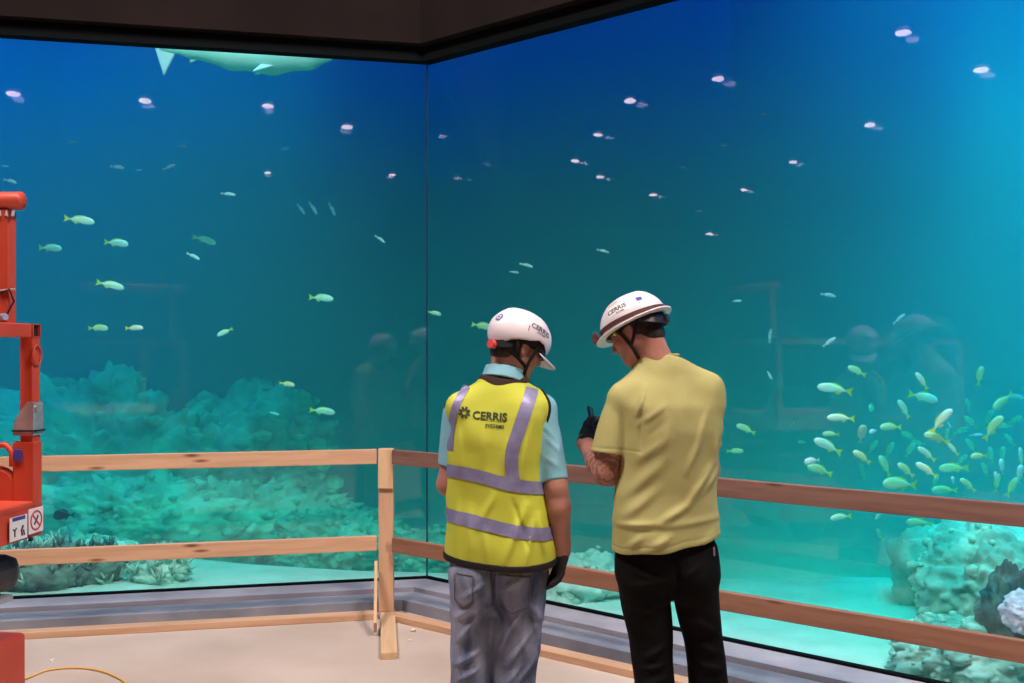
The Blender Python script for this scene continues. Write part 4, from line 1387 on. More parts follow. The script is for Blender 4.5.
wr = nd(m, 'ShaderNodeValToRGB'); wr.color_ramp.elements[0].position = 0.30; wr.color_ramp.elements[0].color = (0, 0, 0, 1); wr.color_ramp.elements[1].position = 0.62; wr.color_ramp.elements[1].color = (0.6, 0.6, 0.6, 1)
lk(m, wv.outputs['Fac'], wr.inputs[0])
mu = nd(m, 'ShaderNodeMath', operation='MULTIPLY'); lk(m, msk.outputs[0], mu.inputs[0]); lk(m, wr.outputs[0], mu.inputs[1])
mx2 = nd(m, 'ShaderNodeMix', data_type='RGBA'); lk(m, mu.outputs[0], mx2.inputs['Factor']); lk(m, base_link, mx2.inputs[6]); mx2.inputs[7].default_value = (0.10, 0.055, 0.055, 1)
lk(m, mx2.outputs[2], b_.inputs['Base Color'])
M['skin2'] = m
o = implicit('body', body2, (-0.42, -0.24, 0.03), (0.34, 0.50, 1.93), 0.0045, M['skin2'], T2)

TF2 = [((-0.05, 1.02), (0.055, 1.08), 0.016, 0.012), ((0.055, 1.08), (0.155, 1.23), 0.016, 0.014), ((0.155, 1.23), (0.17, 1.33), 0.014, 0.008),
       ((0.05, 1.20), (0.10, 1.32), 0.014, 0.009), ((0.09, 1.30), (0.13, 1.42), 0.014, 0.006), ((-0.03, 1.26), (-0.02, 1.40), 0.016, 0.005),
       ((-0.13, 1.375), (-0.03, 1.450), 0.012, 0.0035), ((-0.135, 1.41), (-0.10, 1.52), 0.009, 0.006), ((-0.120, 1.28), (-0.120, 1.44), 0.010, -0.005), ((-0.10, 1.33), (-0.03, 1.39), 0.014, -0.002),
       ((-0.14, 1.24), (-0.02, 1.33), 0.018, 0.0045), ((-0.18, 1.11), (-0.03, 1.25), 0.022, 0.006), ((-0.19, 1.03), (-0.06, 1.14), 0.020, 0.007),
       ((-0.205, 1.005), (-0.06, 1.016), 0.012, 0.006), ((-0.05, 1.004), (0.19, 1.026), 0.014, 0.006), ((-0.08, 0.93), (-0.02, 0.965), 0.016, 0.012), ((-0.20, 0.985), (-0.02, 0.992), 0.014, -0.002),
       ((0.10, 0.93), (0.17, 0.97), 0.016, 0.006), ((-0.17, 0.92), (-0.12, 0.97), 0.014, 0.006), ((0.06, 1.42), (0.04, 1.52), 0.02, 0.004), ((0.12, 1.12), (0.175, 1.20), 0.012, 0.007)]
hem2 = lambda p: 0.912 + 0.19 * np.clip(p[0], 0, 1) - 0.09 * np.clip(-p[0], 0, 1) + 0.003 * np.sin(p[0] * 40)


def tee_base(p):
    d = torso2(p, 0.0 + 0.006 * 1)
    aL = cap(p, SH2L, tuple(Vector(EL2L) + Vector((-0.016, -0.008, -0.03))), 0.062, 0.084)
    aR = cap(p, SH2R, EL2R, 0.066, 0.062)
    d = smin(d, smin(smax(aL, sleeve_end(p, SH2L, EL2L, 0.72, 0.06, (0.16, 0, -0.22)), 0.003), smax(aR, sleeve_end(p, SH2R, EL2R, 0.70, 0.06), 0.004), 0.005), 0.012)
    d = d - 1.25 * folds(p, TF2) - wobble(p, 0.003, 11, 0.6)
    d = d - 0.005 * np.exp(-((torso2(p, 0.0) - 0.0) / 0.5) ** 2) * 0
    return d


def tee2(p):
    d = tee_base(p)
    d = smax(d, hem2(p) - p[2], 0.003)
    d = smax(d, p[2] - 1.634 + 0.25 * np.clip(p[0] - 0.0, 0, 1), 0.012)
    d = smax(d, -cap(p, (-0.030, 0.026, 1.650), (-0.07, 0.07, 1.78), 0.072, 0.088), 0.004)
    # seams: sleeve hem and bottom hem stitched a little way in
    s1 = sleeve_end(p, SH2L, EL2L, 0.72, 0.06, (0.16, 0, -0.22)) + 0.020
    d = d + 0.0018 * np.exp(-(s1 / 0.003) ** 2) * (p[0] < -0.12)
    d = d + 0.0018 * np.exp(-((p[2] - hem2(p) - 0.024) / 0.003) ** 2)
    return d


tee = implicit('t_shirt', tee2, (-0.36, -0.26, 0.84), (0.32, 0.26, 1.68), 0.0042, M['tee'], T2)
implicit('neck_ribbing', lambda p: np.sqrt(np.maximum(tee_base(p), p[2] - 1.630) ** 2 + cap(p, (-0.030, 0.026, 1.650), (-0.07, 0.07, 1.78), 0.073, 0.089) ** 2) - 0.0075, (-0.16, -0.14, 1.48), (0.12, 0.20, 1.68), 0.0035, M['tee'], tee)

PF2 = [((-0.17, 0.78), (0.0, 0.80), 0.014, 0.007), ((-0.16, 0.84), (-0.03, 0.80), 0.012, 0.006), ((0.02, 0.80), (0.10, 0.86), 0.012, 0.006), ((-0.12, 0.68), (-0.02, 0.72), 0.012, 0.006), ((-0.10, 0.50), (-0.02, 0.55), 0.012, 0.009),
       ((-0.11, 0.46), (-0.02, 0.48), 0.010, 0.008), ((0.06, 0.66), (0.17, 0.60), 0.012, 0.008), ((0.09, 0.56), (0.18, 0.52), 0.012, 0.009), ((0.10, 0.48), (0.2, 0.46), 0.010, 0.008), ((-0.11, 0.40), (-0.02, 0.43), 0.012, 0.007), ((0.015, 0.88), (0.02, 0.70), 0.008, -0.010)]


def trousers2(p):
    d = smin(LEG2[0](p), LEG2[1](p), 0.016)
    d = smin(d, HIP2(p), 0.035)
    d = smin(d, ell(p, (0.09, -0.05, 0.80), (0.082, 0.08, 0.09)), 0.04)
    d = smin(d, ell(p, (-0.10, -0.05, 0.80), (0.082, 0.08, 0.09)), 0.04)
    d = smax(d, 0.035 - p[2], 0.004)
    return d - 1.3 * folds(p, PF2) - wobble(p, 0.0022, 15, 1.5)


trs = implicit('trousers', trousers2, (-0.30, -0.24, 0.0), (0.32, 0.24, 1.02), 0.005, M['black_trouser'], T2)
TB = bvh_of(trs)
# small tag at the right hip pocket
M['tag'] = mat('dull_tag', (0.22, 0.12, 0.11), 0.7)
lay_on('pocket_tag', rect_mesh(0.008, 0.03), M['tag'], trs, (0.160, -0.1, 0.900), (1, 0, 0), (0, 0, 1), TB, 0.003)
shoe(T2, -0.045, -0.01, rad(18), M['boot']); shoe(T2, 0.160, 0.0, rad(-6), M['boot'])

for nm_, W, A, sd, cu, lo_, hi_ in (('glove', WR2L, HA2L, -1, 0.75, (-0.42, 0.06, 1.14), (-0.12, 0.48, 1.46)), ('glove', WR2R, HA2R, 1, 0.6, (-0.36, 0.14, 1.10), (0.02, 0.46, 1.42))):
    implicit(nm_, lambda p, W=W, A=A, sd=sd, cu=cu: smax(hand_sdf(rotated(p, W, A), cu, sd, 0.0035), (rotated(p, W, A)[2] - 0.004), 0.004), lo_, hi_, 0.0035, M['glove'], T2)
# cuff strap round the left wrist
bm = BM()
wa = (Vector(EL2L) - Vector(WR2L)).normalized(); s_ = wa.cross(Vector((0, 0, 1))).normalized(); u_ = wa.cross(s_)
cc = Vector(WR2L) + wa * 0.012
rg = [cc + (s_ * math.cos(a) + u_ * math.sin(a)) * 0.035 for a in np.linspace(0, 2 * PI, 33)]
add_ribbon(bm, rg, lambda i: rg[i] - cc, 0.022, 0.004)
obj('wrist_strap', bm, M['black_cloth'], T2)

hat2 = make_hat(T2, HC2, HR2, True, 'white full-brim hard hat with dark strap round the rim')
make_hair(T2, HC2, HR2)
black_lining(T2, HC2, HR2)
HB2 = bvh_of(hat2)
# goggle strap round the crown just above the brim, goggles at the front
ring = []
for a in np.linspace(0, 2 * PI, 73):
    d = Vector((math.sin(a), math.cos(a), 0))
    o_ = to_parent(Vector((0, 0, 0.040 + 0.006 * math.cos(a))) + d * 0.3, HC2, HR2)
    h = HB2.ray_cast(o_, HR2 @ (-d))
    ring.append(h[0] + (HR2 @ d) * 0.003 if h[0] is not None else to_parent(d * 0.13 + Vector((0, 0, 0.045)), HC2, HR2))
bm = BM(); cc2 = to_parent((0, 0, 0.04), HC2, HR2)
add_ribbon(bm, ring, lambda i: ring[i] - cc2, 0.017, 0.004)
M['maroon'] = mat('dark_maroon_strap', (0.07, 0.022, 0.022), 0.7)
obj('goggle_strap', bm, M['maroon'], T2)
M['lens_red'] = mat('red_brown_goggle', (0.12, 0.02, 0.02), 0.3)
fr_ = lambda q: rotated(q, HC2, HR2)
implicit('goggles', lambda p: (lambda q: np.maximum(np.abs(ell(q, (0, 0.02, 0.040), (0.105, 0.148, 0.070))) - 0.005, np.maximum(np.abs(q[2] - 0.040) - 0.018, 0.118 - q[1])))(fr_(p)), (HC2[0] - 0.24, HC2[1] - 0.2, HC2[2] - 0.12), (HC2[0] + 0.1, HC2[1] + 0.25, HC2[2] + 0.2), 0.0035, M['lens_red'], T2)
# straps on the side towards the camera (his left) and round the chin
for sg in (-1, 1):
    strap('chin_strap', [(sg * 0.085, 0.040, 0.035), (sg * 0.080, 0.022, -0.02), (sg * 0.076, 0.012, -0.060), (sg * 0.066, 0.010, -0.095), (0.0, 0.030, -0.125)], 0.013, 0.003, HC2, HR2, M['black_cloth'], T2)
    strap('nape_strap', [(sg * 0.076, 0.012, -0.060), (sg * 0.086, -0.020, -0.030), (sg * 0.084, -0.050, 0.010), (sg * 0.088, -0.06, 0.03)], 0.012, 0.003, HC2, HR2, M['black_cloth'], T2)
strap('nape_cradle', [(0.084, -0.065, 0.018), (0.062, -0.108, -0.004), (0.0, -0.126, -0.010), (-0.062, -0.108, -0.004), (-0.084, -0.065, 0.018)], 0.032, 0.006, HC2, HR2, M['black'], T2)
k0 = to_parent((0.0, -0.124, -0.010), HC2, HR2); k1 = to_parent((0.0, -0.142, -0.012), HC2, HR2)
bm = BM(); add_tube(bm, [k0, k1], 0.018, 20); obj('ratchet_knob', bm, M['black'], T2)
# yellow ear plug / glasses hinge
bm = BM(); bmesh.ops.create_icosphere(bm, subdivisions=2, radius=0.008, matrix=Matrix.Translation(to_parent((-0.074, 0.052, 0.012), HC2, HR2)))
M['plug_yellow'] = mat('yellow_plastic', (0.6, 0.6, 0.08), 0.5)
obj('glasses_hinge', bm, M['plug_yellow'], T2, True)
strap('glasses_arm', [(-0.080, -0.010, 0.014), (-0.079, 0.02, 0.014), (-0.073, 0.055, 0.010)], 0.007, 0.003, HC2, HR2, M['black'], T2)
# sticker with lettering on the near side, a faint red mark above, a blue one at the back
sp = to_parent((-0.13, 0.000, 0.104), HC2, HR2); rr = HR2 @ Vector((-0.03, -1, 0.00)); uu = HR2 @ Vector((0.6, 0, 1))
lay_on('sticker', rect_mesh(0.088, 0.034), M['sticker'], hat2, sp, rr, uu, HB2, 0.0008)
hat_text('CERRIS', 0.027, M['hat_print'], hat2, HC2, HR2, HB2, (-0.13, 0.000, 0.108), (-0.03, -1, 0.0), (0.6, 0, 1), 1.0, 0.0008)
hat_text('SYSTEMS', 0.008, M['hat_print'], hat2, HC2, HR2, HB2, (-0.13, -0.012, 0.088), (-0.03, -1, 0.0), (0.6, 0, 1), 1.1, 0.0003)
lay_on('red_mark', rect_mesh(0.045, 0.014), M['faint_print'], hat2, to_parent((-0.10, 0.015, 0.135), HC2, HR2), rr, uu, HB2, 0.0008)
lay_on('blue_mark', rect_mesh(0.022, 0.018), M['blue_print'], hat2, to_parent((-0.09, -0.10, 0.100), HC2, HR2), HR2 @ Vector((0.5, -1, 0)), uu, HB2, 0.0008)

# the phone held in the gloved left hand
ph = empty('phone', (X2 - 0.262, Y2 + 0.285, 1.345))
ph.rotation_euler = (rad(-12), rad(10), rad(72))
tag(ph, 'black phone held up in the gloved hand of the man in the t-shirt', 'phone')
bm = BM(); add_box(bm, (0, 0, 0), (0.075, 0.009, 0.150), None, 0.004); pb = obj('phone_body', bm, M['black'], ph)
bm = BM(); add_box(bm, (0, 0.0050, 0), (0.068, 0.001, 0.142)); 
M['screen'] = mat('dark_screen_glass', (0.01, 0.012, 0.014), 0.1)
obj('screen', bm, M['screen'], ph)

# ------------------------------------------------------------------ reef rocks
def rock(name, c, r, m, seed, amp=0.30, fine=0.10, sub=5, label='', cat='rock', sc=1.0, group=None):
    bm = BM(); bmesh.ops.create_icosphere(bm, subdivisions=sub, radius=1.0)
    S = Vector((seed * 3.1, seed * 1.7, seed * 5.3))
    for v in bm.verts:
        d = v.co.normalized()
        q = Vector((d.x * r[0], d.y * r[1], d.z * r[2])) * 1.1 * sc + S
        k = 1 + amp * noise.fractal(q, 0.9, 2.1, 3) + fine * abs(noise.fractal(q * 4.5, 0.8, 2.2, 4))
        k -= 0.10 * max(0, noise.noise(q * 2.2 + S)) ** 0.5
        v.co = Vector((d.x * r[0], d.y * r[1], d.z * r[2])) * k
    bm.normal_update()
    me = bpy.data.meshes.new(name); bm.to_mesh(me); bm.free()
    o = link(name, me, m, None, True); o.location = c
    tag(o, label, cat, group)
    return o


def coral_rock(o, n, m, seed, smin_=0.03, smax_=0.09, kind='knob'):
    """lumps and short branching corals growing on a rock: one part, nobody could count them"""
    rr = random.Random(seed)
    me = o.data; vs = [v for v in me.vertices if v.normal.z > -0.1]
    bm = BM()
    for _ in range(n):
        v = rr.choice(vs); s = rr.uniform(smin_, smax_)
        nrm = (v.normal + Vector((rr.uniform(-.4, .4), rr.uniform(-.4, .4), 0.5))).normalized()
        if kind == 'knob':
            bmesh.ops.create_icosphere(bm, subdivisions=1, radius=s, matrix=Matrix.Translation(v.co + v.normal * s * 0.3) @ Matrix.Diagonal((1, 1, rr.uniform(.5, .9), 1)))
        else:
            for k in range(rr.randint(3, 6)):
                d = (nrm + Vector((rr.uniform(-.8, .8), rr.uniform(-.8, .8), rr.uniform(-.2, .5)))).normalized()
                p0 = v.co.copy(); p1 = p0 + d * s * 1.3; p2 = p1 + (d + Vector((rr.uniform(-.5, .5), rr.uniform(-.5, .5), .3))).normalized() * s
                add_tube(bm, [p0, p1, p2], [s * 0.26, s * 0.20, s * 0.10], 6)
    c = obj('coral_growth', bm, m, o, True)
    c['kind'] = 'stuff'
    return c


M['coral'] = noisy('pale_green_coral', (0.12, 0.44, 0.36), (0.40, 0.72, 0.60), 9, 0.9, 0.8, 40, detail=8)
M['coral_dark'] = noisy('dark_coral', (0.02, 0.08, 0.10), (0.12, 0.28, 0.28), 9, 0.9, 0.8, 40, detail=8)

# right-hand rock beside the glass
def PX(px, py, Y): return P(px, py, Y)
c = P(1008, 590, 5.4)
o = rock('reef_rock', (c.x, c.y, 0.33), (0.46, 0.42, 0.40), M['rock'], 3, 0.32, 0.22, 6, 'large pale rounded rock mound close behind the right pane', sc=1.6)
coral_rock(o, 60, M['coral'], 5, 0.015, 0.04)
c = P(1000, 660, 5.05)
o = rock('reef_rock', (c.x, c.y, 0.12), (0.50, 0.32, 0.20), M['rock'], 7, 0.30, 0.30, 6, 'low knobbly turquoise rock along the right pane, in front of the rounded mound', sc=2.0)
coral_rock(o, 120, M['coral'], 6, 0.012, 0.035)
c = P(1015, 585, 4.9)
o = rock('reef_rock', (c.x, c.y, 0.30), (0.13, 0.16, 0.30), M['rock_dark'], 9, 0.35, 0.30, 5, 'dark pitted rock column at the right edge against the rounded mound', sc=3.0)
c = P(1022, 612, 4.7)
M['pale_coral'] = noisy('pale_lilac_coral', (0.42, 0.50, 0.66), (0.62, 0.68, 0.80), 9, 0.9, 0.6, 40)
o = rock('white_coral', (c.x, c.y, c.z), (0.07, 0.09, 0.075), M['pale_coral'], 12, 0.35, 0.4, 5, 'whitish lilac coral head at the right edge of the rocks', 'coral', sc=5.0)
c = P(962, 545, 6.3)
o = rock('reef_rock', (c.x, c.y, 0.12), (0.40, 0.34, 0.46), M['rock'], 15, 0.30, 0.2, 5, 'hazy grey-green rock rising behind the left flank of the rounded mound', sc=1.6)
# behind the two men
c = P(583, 592, 6.62)
o = rock('reef_rock', (c.x, c.y, 0.08), (0.34, 0.22, 0.20), M['rock'], 17, 0.35, 0.35, 5, 'turquoise knobbly rock showing between the two workers below the rails', sc=2.4)
coral_rock(o, 50, M['coral'], 8, 0.015, 0.035)
M['pale_reef'] = noisy('whitish_reef', (0.35, 0.62, 0.56), (0.85, 0.92, 0.88), 8, 0.9, 0.8, 30)
# far reef on the left side
for (px, py, Y, r, sd, lab, mm) in (
    (105, 440, 10.6, (1.15, 0.8, 1.20), 21, 'tall hazy teal reef mound far behind the left pane, nearest the lift', 'rock'),
    (165, 470, 10.9, (0.60, 0.6, 0.72), 23, 'small rounded hazy reef mound between the two taller far mounds', 'rock'),
    (245, 450, 10.9, (0.95, 0.7, 1.02), 25, 'hazy teal reef mound far behind the left pane, right of the small one', 'rock'),
    (25, 465, 10.2, (0.75, 0.6, 0.85), 27, 'low hazy reef mound far behind the orange lift', 'rock'),
    (290, 485, 10.6, (0.50, 0.5, 0.55), 29, 'low hazy reef mound at the right end of the far reef', 'rock')):
    c = P(px, py, Y); zb = c.z - r[2] * 0.85
    o = rock('reef_rock', (c.x, c.y, c.z - r[2] * 0.55), r, M[mm], sd, 0.35, 0.25, 6, lab, sc=0.9)
    coral_rock(o, 90, M['coral'], sd, 0.05, 0.12)
for (px, py, Y, r, sd, lab, mm, kind) in (
    (140, 505, 9.0, (0.95, 0.5, 0.42), 31, 'middle reef ledge left of centre, between the two rails', 'rock', 'knob'),
    (250, 512, 9.2, (0.85, 0.5, 0.42), 33, 'yellowish middle reef ledge near the corner post, between the rails', 'rock', 'knob'),
    (335, 530, 8.8, (0.55, 0.4, 0.32), 35, 'low middle reef ledge just left of the corner post', 'rock', 'knob'),
    (460, 545, 8.6, (0.60, 0.4, 0.30), 37, 'low reef ledge seen right of the corner post', 'rock', 'knob'),
    (75, 548, 7.5, (0.40, 0.22, 0.11), 39, 'pale whitish coral ledge just above the lower left rail', 'pale_reef', 'knob')):
    c = P(px, py, Y)
    o = rock('reef_rock', (c.x, c.y, c.z - r[2] * 0.5), r, M[mm], sd, 0.35, 0.35, 6, lab, sc=1.6)
    coral_rock(o, 110, M['coral'], sd, 0.02, 0.06, kind)
for (px, py, Y, r, sd, lab, mm, kind) in (
    (30, 590, 6.72, (0.24, 0.14, 0.16), 41, 'dark coral clump low behind the left pane, beside the lift', 'rock_dark', 'branch'),
    (62, 586, 6.85, (0.20, 0.14, 0.15), 43, 'middle dark coral clump low behind the left pane', 'rock_dark', 'branch'),
    (95, 584, 6.92, (0.17, 0.13, 0.16), 45, 'dark coral clump with pale fingers low behind the left pane, third from the lift', 'rock_dark', 'branch'),
    (163, 586, 6.95, (0.20, 0.12, 0.09), 47, 'small green branching coral alone on the sand behind the left pane', 'rock', 'branch')):
    c = P(px, py, Y)
    o = rock('coral_clump', (c.x, c.y, 0.06 + r[2] * 0.5), r, M[mm], sd, 0.3, 0.35, 5, lab, 'coral', sc=3.0)
    coral_rock(o, 24, M['coral'] if mm == 'rock' else M['coral_dark'], sd, 0.03, 0.055, kind)
    if kind == 'branch' and mm == 'rock_dark':
        coral_rock(o, 14, M['coral'], sd + 100, 0.03, 0.05, kind)

# ------------------------------------------------------------------ fish
def fishmat(name, c1, c2, rough=0.4):
    """belly and back colours of the fish itself, split along its height"""
    m = mat(name, c1, rough, 0, 0.5)
    b = m.node_tree.nodes['Principled BSDF']
    tc = nd(m, 'ShaderNodeTexCoord'); sx = nd(m, 'ShaderNodeSeparateXYZ'); lk(m, tc.outputs['Object'], sx.inputs[0])
    cr = nd(m, 'ShaderNodeMapRange'); lk(m, sx.outputs['Z'], cr.inputs[0]); cr.inputs[1].default_value = -0.06; cr.inputs[2].default_value = 0.12
    mx = nd(m, 'ShaderNodeMix', data_type='RGBA'); lk(m, cr.outputs[0], mx.inputs['Factor']); mx.inputs[6].default_value = (*c1, 1); mx.inputs[7].default_value = (*c2, 1)
    lk(m, mx.outputs[2], b.inputs['Base Color'])
    return m


FM = {
    'snapper': (fishmat('silver_fish_skin', (0.95, 0.96, 0.92), (0.72, 0.80, 0.66)), mat('yellow_fin', (0.75, 0.80, 0.10), 0.5)),
    'silver': (fishmat('blue_silver_fish_skin', (0.85, 0.92, 0.95), (0.45, 0.70, 0.85)), mat('silver_fin', (0.6, 0.75, 0.8), 0.5)),
    'pink': (fishmat('pinkish_white_fish_skin', (0.98, 0.90, 0.92), (0.92, 0.80, 0.84)), mat('pale_fin', (0.85, 0.8, 0.8), 0.5)),
    'green': (fishmat('yellow_green_fish_skin', (0.78, 0.88, 0.62), (0.52, 0.68, 0.38)), mat('lime_fin', (0.65, 0.75, 0.12), 0.5)),
    'brown': (fishmat('brownish_fish_skin', (0.75, 0.75, 0.62), (0.30, 0.33, 0.22)), mat('olive_fin', (0.5, 0.55, 0.12), 0.5)),
    'salmon': (fishmat('salmon_fish_skin', (0.95, 0.55, 0.45), (0.90, 0.48, 0.40)), mat('salmon_fin', (0.8, 0.5, 0.4), 0.5)),
    'dark': (fishmat('dark_blue_fish_skin', (0.02, 0.03, 0.10), (0.015, 0.02, 0.07)), mat('dark_fin', (0.02, 0.02, 0.08), 0.5)),
}
SHAPE = {'snapper': (0.125, 0.062), 'silver': (0.09, 0.045), 'pink': (0.20, 0.11), 'green': (0.145, 0.07), 'brown': (0.125, 0.06), 'salmon': (0.22, 0.10), 'dark': (0.24, 0.07)}
FISH = {}
EYE = mat('fish_eye', (0.01, 0.01, 0.01), 0.2)


def fish_meshes(kind):
    """unit-length fish, nose at +x 0.5: body with fins, tail fin, eye"""
    if kind in FISH: return FISH[kind]
    h, w_ = SHAPE[kind]
    bm = BM(); N, S = 22, 14
    rings = []
    for i in range(N + 1):
        t = i / N; x = 0.5 - 0.80 * t
        prof = (math.sin(min(1, t * 1.02) ** 0.62 * PI) ** 0.85) if t < 1 else 0
        hh = max(0.020, h * prof + 0.022 * t); ww = max(0.006, w_ * prof * (1 - 0.25 * t) + 0.004)
        if i == 0: hh = ww = 0.010
        cz = 0.012 * math.sin(t * PI) - (0.02 if i == 0 else 0.02 * (1 - t) ** 3)
        rings.append([bm.verts.new((x, ww * math.cos(2 * PI * k / S), cz + hh * math.sin(2 * PI * k / S))) for k in range(S)])
    for i in range(N):
        for k in range(S):
            bm.faces.new((rings[i][k], rings[i][(k + 1) % S], rings[i + 1][(k + 1) % S], rings[i + 1][k]))
    bm.faces.new(rings[0][::-1]); bm.faces.new(rings[-1])
    me = bpy.data.meshes.new('fish_body'); bmesh.ops.recalc_face_normals(bm, faces=bm.faces[:]); bm.to_mesh(me); bm.free()
    me.materials.append(FM[kind][0]); me.polygons.foreach_set('use_smooth', [True] * len(me.polygons))

    def slab(poly, t=0.008):
        b = BM()
        lo = [b.verts.new((x, -t / 2, z)) for x, z in poly]; hi = [b.verts.new((x, t / 2, z)) for x, z in poly]
        b.faces.new(lo); b.faces.new(hi[::-1])
        for i in range(len(poly)): b.faces.new((lo[i], hi[i], hi[(i + 1) % len(poly)], lo[(i + 1) % len(poly)]))
        bmesh.ops.recalc_face_normals(b, faces=b.faces[:])
        m_ = bpy.data.meshes.new('fin'); b.to_mesh(m_); b.free(); m_.materials.append(FM[kind][1]); return m_
    tl = 0.13 if kind != 'silver' else 0.10
    tail = slab([(-0.27, 0.022), (-0.36, 0.05), (-0.50, tl), (-0.455, 0.03), (-0.44, 0.0), (-0.455, -0.03), (-0.50, -tl), (-0.36, -0.05), (-0.27, -0.022)])
    dorsal = slab([(0.28, h * 0.72), (0.18, h + 0.035), (0.0, h + 0.045), (-0.14, h * 0.75 + 0.03), (-0.22, h * 0.35 + 0.01), (-0.10, h * 0.5), (0.1, h * 0.85)])
    anal = slab([(-0.02, -h * 0.85), (-0.10, -h * 0.8 - 0.045), (-0.20, -h * 0.4 - 0.02), (-0.22, -h * 0.2), (-0.1, -h * 0.5)])
    FISH[kind] = (me, tail, dorsal, anal)
    return FISH[kind]


eye_bm = BM(); bmesh.ops.create_icosphere(eye_bm, subdivisions=2, radius=0.018)
eye_me = bpy.data.meshes.new('eye'); eye_bm.to_mesh(eye_me); eye_bm.free(); eye_me.materials.append(EYE)


def glass_Y(px):
    t = (px - 512) / F
    if px < 427:
        k = uL.y / uL.x
    else:
        k = uR.y / uR.x
    return (GC.y - k * GC.x) / (1 - k * t)


def fish(px, py, L, ang, kind, label, Y=None, turn=None, group=None):
    """px, py: middle of the fish; L length in pixels; ang: heading in the picture; turn: swing out of the picture plane"""
    deep = 0.0 if Y is None else max(0.0, Y - 7.0) * 0.8
    Y = glass_Y(px) + 0.95 + 0.35 * math.sin(px * 0.37 + py * 0.11) + deep
    if turn is None: turn = 14 * math.sin(px * 1.3 + py)
    size = L * Y / F / max(0.35, math.cos(rad(turn)))
    me, tail, dorsal, anal = fish_meshes(kind)
    o = bpy.data.objects.new('fish', me); COL.objects.link(o)
    o.location = P(px, py, Y)
    o.scale = (size,) * 3
    a = rad(ang)
    d = Vector((math.cos(a), 0, math.sin(a)))
    # heading kept belly-down: yaw 180 for fish that head left
    left = math.cos(a) < 0
    yaw = rad(turn) + (PI if left else 0)
    pitch = -math.asin(max(-1, min(1, d.z)))
    o.rotation_euler = (0, pitch, yaw)
    tag(o, label, 'fish', group)
    if L >= 13:
        for nm, mm in (('tail_fin', tail), ('dorsal_fin', dorsal), ('anal_fin', anal)):
            c = bpy.data.objects.new(nm, mm); COL.objects.link(c); c.parent = o
        h, w_ = SHAPE[kind]
        for s in (-1, 1):
            c = bpy.data.objects.new('eye', eye_me); COL.objects.link(c); c.parent = o; c.location = (0.40, s * w_ * 0.50, 0.018)
    return o


for px, py, where in ((284, 149, 'faint one right of a pale fish in the left pane'), (71, 142, 'faint one in the upper left water'), (181, 146, 'faint one above the pair of slim silver fish'), (763, 114, 'faint one in the blue upper right water'),
                      (723, 145, 'faint one below the bright one'), (682, 167, 'faint one above the t-shirt man helmet'), (698, 211, 'faint one left of the lowest')):
    fish(px, py, 10, 10, 'brown', 'tiny hazy fish, ' + where, 10.5, 30, 'faint distant fish')
SV = 'slim blue-silver fish '
for px, py, L, a, where in (
    (117, 167, 16, -8, 'heading right, left one of the upper pair'), (138, 170, 8, 5, 'very small, between the upper pair in the left pane'), (169, 167, 14, 22, 'nosing up, right one of the upper pair'),
    (228, 194, 15, -5, 'level, below the upper pair in the left pane'), (10, 181, 15, -14, 'above the orange top tube of the lift'), (4, 166, 9, 0, 'tiny, at the left edge above the lift'), (301, 209, 13, -52, 'diving, leftmost of three diving together'),
    (313, 208, 15, -55, 'diving, middle of three diving together'), (332, 209, 15, -62, 'steeply diving, rightmost of three together'), (380, 239, 13, -35, 'diving, just left of the glass corner'),
    (193, 256, 16, -25, 'under the brownish fish in the left pane'), (603, 251, 13, -14, 'above and left of the t-shirt man helmet'), (526, 265, 14, -14, 'upper one of a pair over the vest man'), (513, 272, 12, -6, 'lower one of a pair over the vest man'),
    (828, 295, 17, -7, 'highest one over the school at the right'), (899, 319, 15, 42, 'nosing up, upper right over the school'), (829, 342, 16, 38, 'nosing up, above the big pale fish of the school'), (736, 301, 12, 5, 'faint, just right of the t-shirt man helmet'),
    (770, 336, 14, 85, 'pointing straight up, right of the t-shirt shoulder'), (769, 374, 12, -60, 'diving, right of the t-shirt shoulder'), (273, 413, 12, -15, 'small bright one above the upper left rail'),
    (976, 435, 15, 2, 'small bright one inside the school near the yellow-tailed riser'), (949, 424, 9, -60, 'tiny bright flash beside the rising fish of the school'), (912, 541, 17, 4, 'just above the pale rock below the upper right rail')):
    fish(px, py, L, a, 'silver', SV + where, 7.3)
SN = 'pale silver fish with yellow tail '
